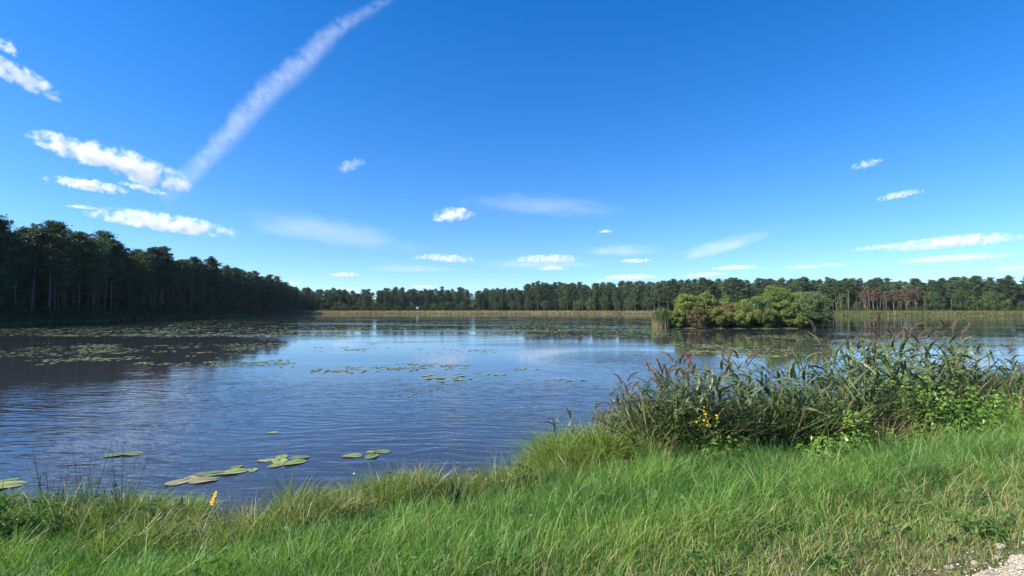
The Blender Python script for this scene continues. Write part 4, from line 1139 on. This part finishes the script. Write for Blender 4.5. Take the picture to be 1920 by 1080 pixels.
# broad bladed grass stalk on the left bank, and the stray reeds at the tussock
for (px, D, h, kk, lab) in [(312, 5.7, 0.52, 3, 'broad leaved grass stalk sticking out of the left bank'), (1035, 7.8, 1.0, 4, 'small reed left of the tussock at the water'), (1062, 7.9, 1.02, 6, 'small reed standing in the tall tussock')]:
    o = copy_tree(REEDS[kk]); x, y = at(px, D)
    o.location = (x, y, max(0, float(ground_z(np.array(x), np.array(y))))); o.rotation_euler = (0, 0, 0.3); s = h / 1.8; o.scale = (s * 1.3, s * 1.3, s)
    tag(o, lab, 'reed', 'stray reeds of the near bank')

# flowers
def petal_bloom(r, seed, n=5, m=None):
    r2 = np.random.default_rng(seed); G = Geo()
    for q in range(n):
        a = q / n * 6.283 + r2.normal() * 0.15
        d = np.array([math.cos(a), math.sin(a), 0.55]); sd = np.array([-math.sin(a), math.cos(a), 0])
        V = [np.zeros(3), d * r * 0.6 + sd * r * 0.42, d * r * 1.0 + sd * r * 0.2 + np.array([0, 0, -0.1 * r]), d * r * 1.0 - sd * r * 0.2 + np.array([0, 0, -0.1 * r]), d * r * 0.6 - sd * r * 0.42]
        G.add(V, [[0, 1, 2], [0, 2, 3], [0, 3, 4]])
    V, T = leaf_faces(r2.normal(size=(10, 3)) * r * 0.12 + np.array([0, 0, r * 0.3]), np.full(10, r * 0.14), 0.6, r2)
    G.add(V, T)
    return G.mesh('bloom', m or M_petal)
BLOOM = [petal_bloom(1.0, 30 + k, 5 + k % 2) for k in range(3)]
def flower(px, D, h, blooms, lab, seed, r=0.03, grp='yellow flowers by the reeds'):
    r2 = np.random.default_rng(seed); x, y = at(px, D); zb = max(float(ground_z(np.array(x), np.array(y))), 0)
    root = empty('yellow_flower', (x, y, zb))
    G = Geo(); G.tube([(0, 0, -0.02), (0.01, 0, h * 0.5), (0.0, 0, h)], [0.005, 0.004, 0.003], 4)
    link('stem', G.mesh('flower_stem', M_herb), root)
    n = 9
    V, T = leaf_faces(np.column_stack([r2.normal(size=n) * 0.05, r2.normal(size=n) * 0.05, r2.uniform(0.1, 0.75, n) * h]), r2.uniform(0.03, 0.06, n), 0.3, r2, 0.3)
    G2 = Geo(); G2.add(V, T); link('leaves', G2.mesh('flower_leaves', M_herb), root)
    for (dx, dz) in blooms:
        o = link('bloom', BLOOM[int(r2.integers(0, 3))], root); o.location = (dx, -0.012 + r2.normal() * 0.01, h + dz)
        o.rotation_euler = (r2.uniform(0.5, 1.2), r2.normal() * 0.4, r2.uniform(-0.4, 0.4)); s = r * 0.56 * r2.uniform(0.8, 1.15); o.scale = (s, s, s)
    tag(root, lab, 'flower', grp)
def fz(py, D): return CAM_H - (py - HORIZON) / FPX * D
D = 6.9
flower(1263, D, fz(772, D) - 0.33, [(0, 0), (0.005, -0.05), (0.0, -0.09), (0.02, -0.14), (0.03, -0.19)], 'leftmost yellow flower spike before the reeds', 831, 0.018)
flower(1316, D, fz(775, D) - 0.33, [(0, 0.0), (-0.01, -0.05), (0.01, -0.09), (0.02, -0.13), (0.0, -0.17), (0.045, -0.19), (-0.075, -0.14), (-0.07, -0.18), (-0.09, -0.2), (0.03, -0.23), (0.055, -0.22)], 'tallest and fullest yellow flower spike in the middle', 832, 0.028)
flower(1340, D, fz(792, D) - 0.33, [(0, 0), (0.01, -0.03)], 'single yellow bloom right of the fullest flower spike', 833, 0.028)
D = 5.75
flower(411, D, fz(900, D) - 0.14, [(0.012, 0.0), (0.005, 0.035), (-0.012, -0.07), (-0.02, -0.055)], 'orange yellow flower beside tan lily leaves on the left bank', 834, 0.05, None)
WB = petal_bloom(1.0, 77, 8, M_whitepetal)
for q, (px, py, D, lab) in enumerate([(667, 884, 6.2, 'white flower head on the bank edge left of centre'),
                             (911, 893, 6.4, 'white flower right of the sword leaved plant'), (942, 897, 6.3, 'white flower furthest right on the centre bank'), (1580, 822, 6.5, 'white bindweed bloom in the low creeper mound')]):
    x, y = at(px, D); zb = float(ground_z(np.array(x), np.array(y))); h = max(0.1, fz(py, D) - zb)
    root = empty('white_flower', (x, y, zb)); G = Geo(); G.tube([(0, 0, -0.02), (0.01, 0, h * 0.5), (0, 0, h)], [0.003, 0.0025, 0.002], 4)
    link('stem', G.mesh('flower_stem', M_herb), root); o = link('bloom', WB, root); o.location = (0, 0, h); s = 0.011 if q < 3 else 0.02; o.scale = (s, s, s); o.rotation_euler = (0.8, 0, 0)
    tag(root, lab, 'flower', 'white flowers of the bank')

# ------------------------------------------------------------------ stones by the path
def stone_mesh(seed):
    import bmesh
    bm = bmesh.new(); bmesh.ops.create_icosphere(bm, subdivisions=2, radius=1.0)
    r2 = np.random.default_rng(seed); ax = r2.normal(size=(7, 3)); ax /= np.linalg.norm(ax, axis=1)[:, None]; lim = r2.uniform(0.55, 0.9, 7)
    for v in bm.verts:
        p = np.array(v.co)
        for a, l in zip(ax, lim):
            q = p @ a
            if q > l: p = p - a * (q - l)
        p *= np.array([1.0, 0.8, 0.55]); v.co = Vector(p)
    me = bpy.data.meshes.new('stone'); bm.to_mesh(me); bm.free(); me.materials.append(M_stone)
    return me
STONES = [stone_mesh(k) for k in range(6)]
def stone(px, py, size, lab, grp):
    D = (CAM_H - 0.8) * FPX / (py - HORIZON)
    for _ in range(4):
        x, y = at(px, D); z = float(ground_z(np.array(x), np.array(y))); D = (CAM_H - z) * FPX / (py - HORIZON)
    o = link('stone', STONES[random.randrange(6)]); o.location = (x, y, z + size * 0.22); o.rotation_euler = (random.uniform(-.3, .3), random.uniform(-.3, .3), random.uniform(0, 6)); o.scale = (size,) * 3
    tag(o, lab, 'stone', grp)
for px, py, s, lab in [(1824, 927, 0.028, 'white stone in the grass furthest from the path'), (1866, 951, 0.020, 'small white stone just above its twin in the grass'), (1868, 960, 0.024, 'lower of the two small stones close together in the grass'),
                       (1858, 1018, 0.038, 'white stone at the grass edge just above the gravel'), (1910, 1014, 0.036, 'white stone at the right photo edge above the gravel'), (1852, 1038, 0.022, 'small stone between the gravel and the larger edge stone'),
                       (1810, 1048, 0.030, 'flat pale stone in a bare patch left of the gravel'), (1765, 1057, 0.032, 'pale stone in the thin grass left of the bare patch'), (1672, 1074, 0.022, 'leftmost pale stone at the lower photo edge'), (1690, 1076, 0.024, 'pale stone second from left at the lower photo edge')]:
    stone(px, py, s, lab, 'white stones in the grass by the path')
GP = Geo()
base = np.array([list(v.co) for v in STONES[0].vertices]); tri0 = np.array([list(p.vertices) for p in STONES[0].polygons])
import itertools
oct_v = np.array([(1, 0, 0), (-1, 0, 0), (0, 1, 0), (0, -1, 0), (0, 0, 1), (0, 0, -1)], float); oct_t = np.array([(0, 2, 4), (2, 1, 4), (1, 3, 4), (3, 0, 4), (2, 0, 5), (1, 2, 5), (3, 1, 5), (0, 3, 5)])
n = 9000
s = rng.uniform(-3.5, 5, n); w = np.abs(rng.normal(size=n)) * 0.8 - 0.28
px_ = PATH_P[0] + 0.907 * s + PATH_N[0] * w; py_ = PATH_P[1] + 0.42 * s + PATH_N[1] * w
sz = rng.uniform(0.003, 0.009, n) * np.where(rng.random(n) < 0.05, 2.0, 1.0); kk = (rng.random(n) < np.clip(1 + w * 4, 0.08, 1))
px_, py_, sz, w = px_[kk], py_[kk], sz[kk], w[kk]; n = len(sz)
jit = oct_v[None] * rng.uniform(0.6, 1.2, (n, 6, 1)) * sz[:, None, None] * np.array([1, 1, 0.6]) + rng.normal(size=(n, 6, 3)) * sz[:, None, None] * 0.18
pz = ground_z(px_, py_) + np.where(w > -0.02, 0.026, 0.004)
GP.add((jit + np.column_stack([px_, py_, pz])[:, None, :]).reshape(-1, 3), (np.arange(n)[:, None, None] * 6 + oct_t[None]).reshape(-1, 3))
o = link('gravel', GP.mesh('gravel', M_stone)); tag(o, 'loose pale limestone gravel on the path and its edge', 'gravel', kind='stuff')

# ------------------------------------------------------------------ clouds: bodies of scattering air far off
def cloud_mat(name, dens, aspect, seed, wisp, edge, g=0.0):
    m, N, L = new_mat(name)
    out = N.new('ShaderNodeOutputMaterial'); sc = N.new('ShaderNodeVolumeScatter')
    sc.inputs['Color'].default_value = (1, 1, 1, 1); sc.inputs['Anisotropy'].default_value = g
    tc = N.new('ShaderNodeTexCoord'); p = tc.outputs['Object']
    mp = N.new('ShaderNodeMapping'); mp.inputs['Scale'].default_value = aspect; mp.inputs['Location'].default_value = (seed * 3.7, seed * 1.9, seed * 5.3)
    L.new(p, mp.inputs[0])
    no = N.new('ShaderNodeTexNoise'); no.inputs['Scale'].default_value = 1.0; no.inputs['Detail'].default_value = 6; no.inputs['Roughness'].default_value = 0.58
    L.new(mp.outputs[0], no.inputs['Vector'])
    sp = N.new('ShaderNodeSeparateXYZ'); L.new(p, sp.inputs[0])
    zneg = math_n(N, L, 'MINIMUM', sp.outputs['Z'], 0.0)
    z2 = math_n(N, L, 'MULTIPLY_ADD', zneg, 0.9, sp.outputs['Z'])
    r2 = math_n(N, L, 'MULTIPLY', sp.outputs['X'], sp.outputs['X'])
    r2 = math_n(N, L, 'MULTIPLY_ADD', sp.outputs['Y'], sp.outputs['Y'], r2)
    r2 = math_n(N, L, 'MULTIPLY_ADD', z2, z2, r2)
    r = math_n(N, L, 'SQRT', r2)
    f = math_n(N, L, 'SUBTRACT', 0.95, r)
    v = math_n(N, L, 'MULTIPLY_ADD', no.outputs['Fac'], wisp, -wisp * 0.56)
    v = math_n(N, L, 'MULTIPLY_ADD', f, edge, v)
    # nothing may reach the domain wall
    fade = math_n(N, L, 'MULTIPLY', f, 6.0, clamp=True)
    v = math_n(N, L, 'MULTIPLY', math_n(N, L, 'MULTIPLY', v, 1.1, clamp=True), fade)
    L.new(math_n(N, L, 'MULTIPLY', v, dens), sc.inputs['Density'])
    L.new(sc.outputs[0], out.inputs['Volume'])
    m.cycles.volume_step_rate = 0.5
    return m

import bmesh
def sphere_mesh():
    bm = bmesh.new(); bmesh.ops.create_icosphere(bm, subdivisions=3, radius=1.0)
    me = bpy.data.meshes.new('cloud_body'); bm.to_mesh(me); bm.free(); return me
ALT = 700.0
def sky_at(px, py):
    el = max((HORIZON - py) / FPX, 0.02)
    D = ALT / el
    return (px - 960) / FPX * D, D, ALT + CAM_H, D
def cloud(px, py, w, h, label, tau=9.0, wisp=2.2, edge=1.5, rot=0.0, name='cloud', stretch=(1, 1, 1), detail=1.6):
    x, y, z, D = sky_at(px, py)
    sx = w / FPX * D * 0.5 * 1.22; sz = h / FPX * D * 0.5 * 1.12; sy = min(sx, max(sz * 2.0, sx * 0.45))
    me = sphere_mesh()
    asp = tuple(detail * a / (sz * 1.35) * k for a, k in zip((sx, sy, sz), stretch))
    me.materials.append(cloud_mat('cloud_vapour', tau / (2 * sy), asp, random.uniform(0, 40), wisp, edge))
    o = link(name, me); o.location = (x, y, z); o.scale = (sx, sy, sz)
    # turn to stand square to the viewing direction of the place, tilt as seen
    o.rotation_euler = Euler((0, R(rot), -math.atan2(x, y)))
    tag(o, label, 'cloud', None)
CL = [
    (22, 140, 130, 46, 'small cumulus cut by the left photo edge, high up', 7, 22), (-6, 82, 40, 36, 'cloud scrap at the left photo edge above the small cumulus', 4, 40),
    (128, 282, 130, 52, 'left lobe of the largest cloud bank, top left sky', 10, 14), (240, 316, 200, 66, 'largest white cloud of the left sky', 10, 16), (160, 348, 118, 30, 'flat cloud just below the largest left cloud', 9, 4),
    (262, 353, 80, 18, 'ragged scrap between the largest left cloud and the vapour trail', 4, 10),
    (148, 388, 46, 10, 'tiny cloud above the left forest', 7, 0), (312, 422, 235, 44, 'long flat white cloud above the left forest', 10, 5),
    (655, 310, 62, 28, 'small wispy cloud alone right of the vapour trail', 1.6, -22), (850, 405, 84, 36, 'curled small cumulus alone in mid sky', 6, -6),
    (646, 516, 56, 12, 'small flat cloud above the far end of the left forest', 7, 0), (650, 544, 52, 9, 'low thin cloud just over the far wood left of centre', 5, 0), (546, 531, 40, 9, 'low cloud touching the left forest tip', 5, 0),
    (835, 486, 116, 20, 'flat cloud left of centre, above the far wood', 6, 2), (795, 539, 52, 11, 'small low cloud over the far wood gap', 5, 0), (1028, 487, 128, 22, 'flat cloud above the photo centre', 6, 0),
    (1035, 504, 62, 13, 'small cloud right under the centre flat cloud', 6, 0), (1182, 521, 100, 16, 'bright flat cloud low over the far wood right of centre', 8, 0), (1192, 490, 60, 12, 'little cloud above the bright flat low cloud', 6, 0),
    (1138, 434, 28, 9, 'tiniest cloud puff in mid sky', 5, 0), (1320, 516, 84, 12, 'flat low cloud above the island', 6, -3), (1380, 503, 92, 13, 'flat cloud upper right of the cloud above the island', 7, 0),
    (1510, 501, 72, 10, 'thin cloud between the island and the dead pines', 5, 0), (1562, 497, 46, 9, 'small cloud end beside the thin cloud', 5, 0),
    (1785, 457, 205, 32, 'largest flat cloud of the right sky', 9, -2), (1655, 464, 110, 13, 'thin left tail of the largest right cloud', 4, -3), (1790, 485, 170, 17, 'long flat cloud under the largest right cloud', 8, -1),
    (1905, 503, 70, 11, 'low cloud at the right photo edge', 6, 0), (1630, 307, 52, 20, 'small ragged cloud highest in the right sky', 3, -8), (1690, 366, 74, 18, 'small ragged cloud below the highest right one', 4, -6),
    (1610, 517, 62, 6, 'thin streak of cloud above the dead pines', 3, 0), (1705, 531, 70, 8, 'low cloud behind the right wood', 4, 0), (915, 547, 62, 8, 'low cloud over the dip of the far wood', 4, 0), (1130, 527, 40, 8, 'faint low cloud touching the far wood', 3, 0)]
for (px, py, w, h, lab, tau, rot) in CL:
    cloud(px, py, w, h, lab, tau * 0.6, 9.0, 1.8, rot, detail=1.8)
# thin high veils
for (px, py, w, h, lab, tau, rot) in [(1020, 388, 330, 50, 'faint veil of high cloud above the photo centre', 0.7, 4), (610, 440, 360, 80, 'faint feathery veil left of centre', 0.8, 6), (1350, 466, 180, 40, 'slanting feather of thin cloud right of centre', 1.3, -14),
                                      (1165, 472, 150, 34, 'thin hazy cloud patch beside the slanting feather', 0.9, 0), (1010, 497, 260, 26, 'hazy streak around the centre flat clouds', 0.9, 0), (770, 505, 180, 20, 'thin hazy streak left of the centre clouds', 0.8, 0)]:
    cloud(px, py, w, h, lab, tau, 3.0, 1.2, rot, 'cloud_veil', (0.35, 1, 1), 2.2)

# the vapour trail: a long body along its own axis
def trail():
    P = [(830, -95), (700, 0), (620, 52), (560, 112), (492, 172), (450, 220), (400, 276), (342, 336), (300, 376)]
    a = np.array(P[1]); b = np.array(P[-1])
    D = 2600.0
    def wp(px, py): return Vector(((px - 960) / FPX * D, D, CAM_H + (HORIZON - py) / FPX * D))
    A, B = wp(*P[0]), wp(*P[-1]); mid = (A + B) / 2; ax = (B - A).normalized(); L_ = (B - A).length / 2
    yv = Vector((0, 1, 0)); yv = (yv - ax * yv.dot(ax)).normalized(); zv = ax.cross(yv)
    pts = [((wp(*q) - mid).dot(ax) / L_, (wp(*q) - mid).dot(zv)) for q in P]
    HW = 0.085 * D
    m, N, L = new_mat('vapour_trail')
    out = N.new('ShaderNodeOutputMaterial'); sc = N.new('ShaderNodeVolumeScatter'); sc.inputs['Anisotropy'].default_value = 0.0
    tc = N.new('ShaderNodeTexCoord'); sp = N.new('ShaderNodeSeparateXYZ'); L.new(tc.outputs['Object'], sp.inputs[0])
    fc = N.new('ShaderNodeFloatCurve'); cv = fc.mapping.curves[0]
    xs = [(p[0] + 1) / 2 for p in pts]; ys = [p[1] / HW * 0.5 + 0.5 for p in pts]
    cv.points[0].location = (xs[0], ys[0]); cv.points[1].location = (xs[-1], ys[-1])
    for q in range(1, len(xs) - 1): cv.points.new(xs[q], ys[q])
    fc.mapping.update()
    u = math_n(N, L, 'MULTIPLY_ADD', sp.outputs['X'], 0.5, 0.5)
    L.new(u, fc.inputs['Value'])
    cen = math_n(N, L, 'MULTIPLY_ADD', fc.outputs[0], 2.0, -1.0)
    mp = N.new('ShaderNodeMapping'); mp.inputs['Scale'].default_value = (13, 2.0, 1.8); mp.inputs['Rotation'].default_value = (0, R(24), 0)
    L.new(tc.outputs['Object'], mp.inputs[0])
    no = N.new('ShaderNodeTexNoise'); no.inputs['Scale'].default_value = 1.6; no.inputs['Detail'].default_value = 5; no.inputs['Roughness'].default_value = 0.6
    L.new(mp.outputs[0], no.inputs['Vector'])
    dz = math_n(N, L, 'SUBTRACT', sp.outputs['Z'], cen)
    dz = math_n(N, L, 'MULTIPLY_ADD', math_n(N, L, 'SUBTRACT', no.outputs['Fac'], 0.5), 0.6, dz)
    wf = N.new('ShaderNodeFloatCurve'); c2 = wf.mapping.curves[0]
    c2.points[0].location = (0, 0.17); c2.points[1].location = (1, 0.30)
    for xx, yy in ((0.25, 0.15), (0.45, 0.33), (0.62, 0.37), (0.8, 0.31)): c2.points.new(xx, yy)
    wf.mapping.update(); L.new(u, wf.inputs['Value'])
    q = math_n(N, L, 'DIVIDE', dz, wf.outputs[0]); q = math_n(N, L, 'MULTIPLY', q, q)
    qy = math_n(N, L, 'DIVIDE', sp.outputs['Y'], 0.75); q = math_n(N, L, 'MULTIPLY_ADD', qy, qy, q)
    v = math_n(N, L, 'SUBTRACT', 1.0, q, clamp=True)
    v = math_n(N, L, 'POWER', v, 1.7)
    df = N.new('ShaderNodeFloatCurve'); c3 = df.mapping.curves[0]
    c3.points[0].location = (0, 0.35); c3.points[1].location = (1, 0.0)
    for xx, yy in ((0.2, 0.4), (0.35, 0.75), (0.7, 0.95), (0.9, 0.75)): c3.points.new(xx, yy)
    df.mapping.update(); L.new(u, df.inputs['Value'])
    v = math_n(N, L, 'MULTIPLY', v, df.outputs[0])
    v = math_n(N, L, 'MULTIPLY', v, math_n(N, L, 'MULTIPLY_ADD', no.outputs['Fac'], 2.8, -0.85, clamp=True))
    dep = 60.0
    L.new(math_n(N, L, 'MULTIPLY', v, 1.6 / (2 * dep)), sc.inputs['Density'])
    L.new(sc.outputs[0], out.inputs['Volume']); m.cycles.volume_step_rate = 0.5
    V = np.array([[i, j, k] for i in (-1, 1) for j in (-1, 1) for k in (-1, 1)], float)
    F = [[0, 1, 3, 2], [4, 6, 7, 5], [0, 4, 5, 1], [2, 3, 7, 6], [0, 2, 6, 4], [1, 5, 7, 3]]
    o = link('vapour_trail', mesh_np('vapour_trail', V, F, m))
    M = Matrix((ax, yv, zv)).transposed().to_4x4(); M.translation = mid
    o.matrix_world = M @ Matrix.Diagonal((L_, dep, HW, 1))
    tag(o, 'long white aircraft vapour trail slanting across the upper left sky', 'vapour trail')
trail()

# thin blue air over the lake and the woods
def haze():
    m, N, L = new_mat('air')
    out = N.new('ShaderNodeOutputMaterial'); pv = N.new('ShaderNodeVolumePrincipled')
    pv.inputs['Color'].default_value = (0.72, 0.86, 1.0, 1); pv.inputs['Density'].default_value = 0.00005
    L.new(pv.outputs[0], out.inputs['Volume'])
    a, z0, z1 = 6200.0, -3.0, 42.0
    V = [[x, y, z] for x in (-a, a) for y in (-a, a) for z in (z0, z1)]
    F = [[0, 1, 3, 2], [4, 6, 7, 5], [0, 4, 5, 1], [2, 3, 7, 6], [0, 2, 6, 4], [1, 5, 7, 3]]
    o = link('haze', mesh_np('haze', V, F, m)); tag(o, kind='stuff')
haze()
for p in PINES + DEAD + SNAG + BROAD + UNDER + REEDS:      # a shape nothing used
    if p.name not in used and p.name not in rused:
        for c in list(p.children): bpy.data.objects.remove(c)
        bpy.data.objects.remove(p)
print('lawn', n_lawn, 'objects', len(scene.objects))
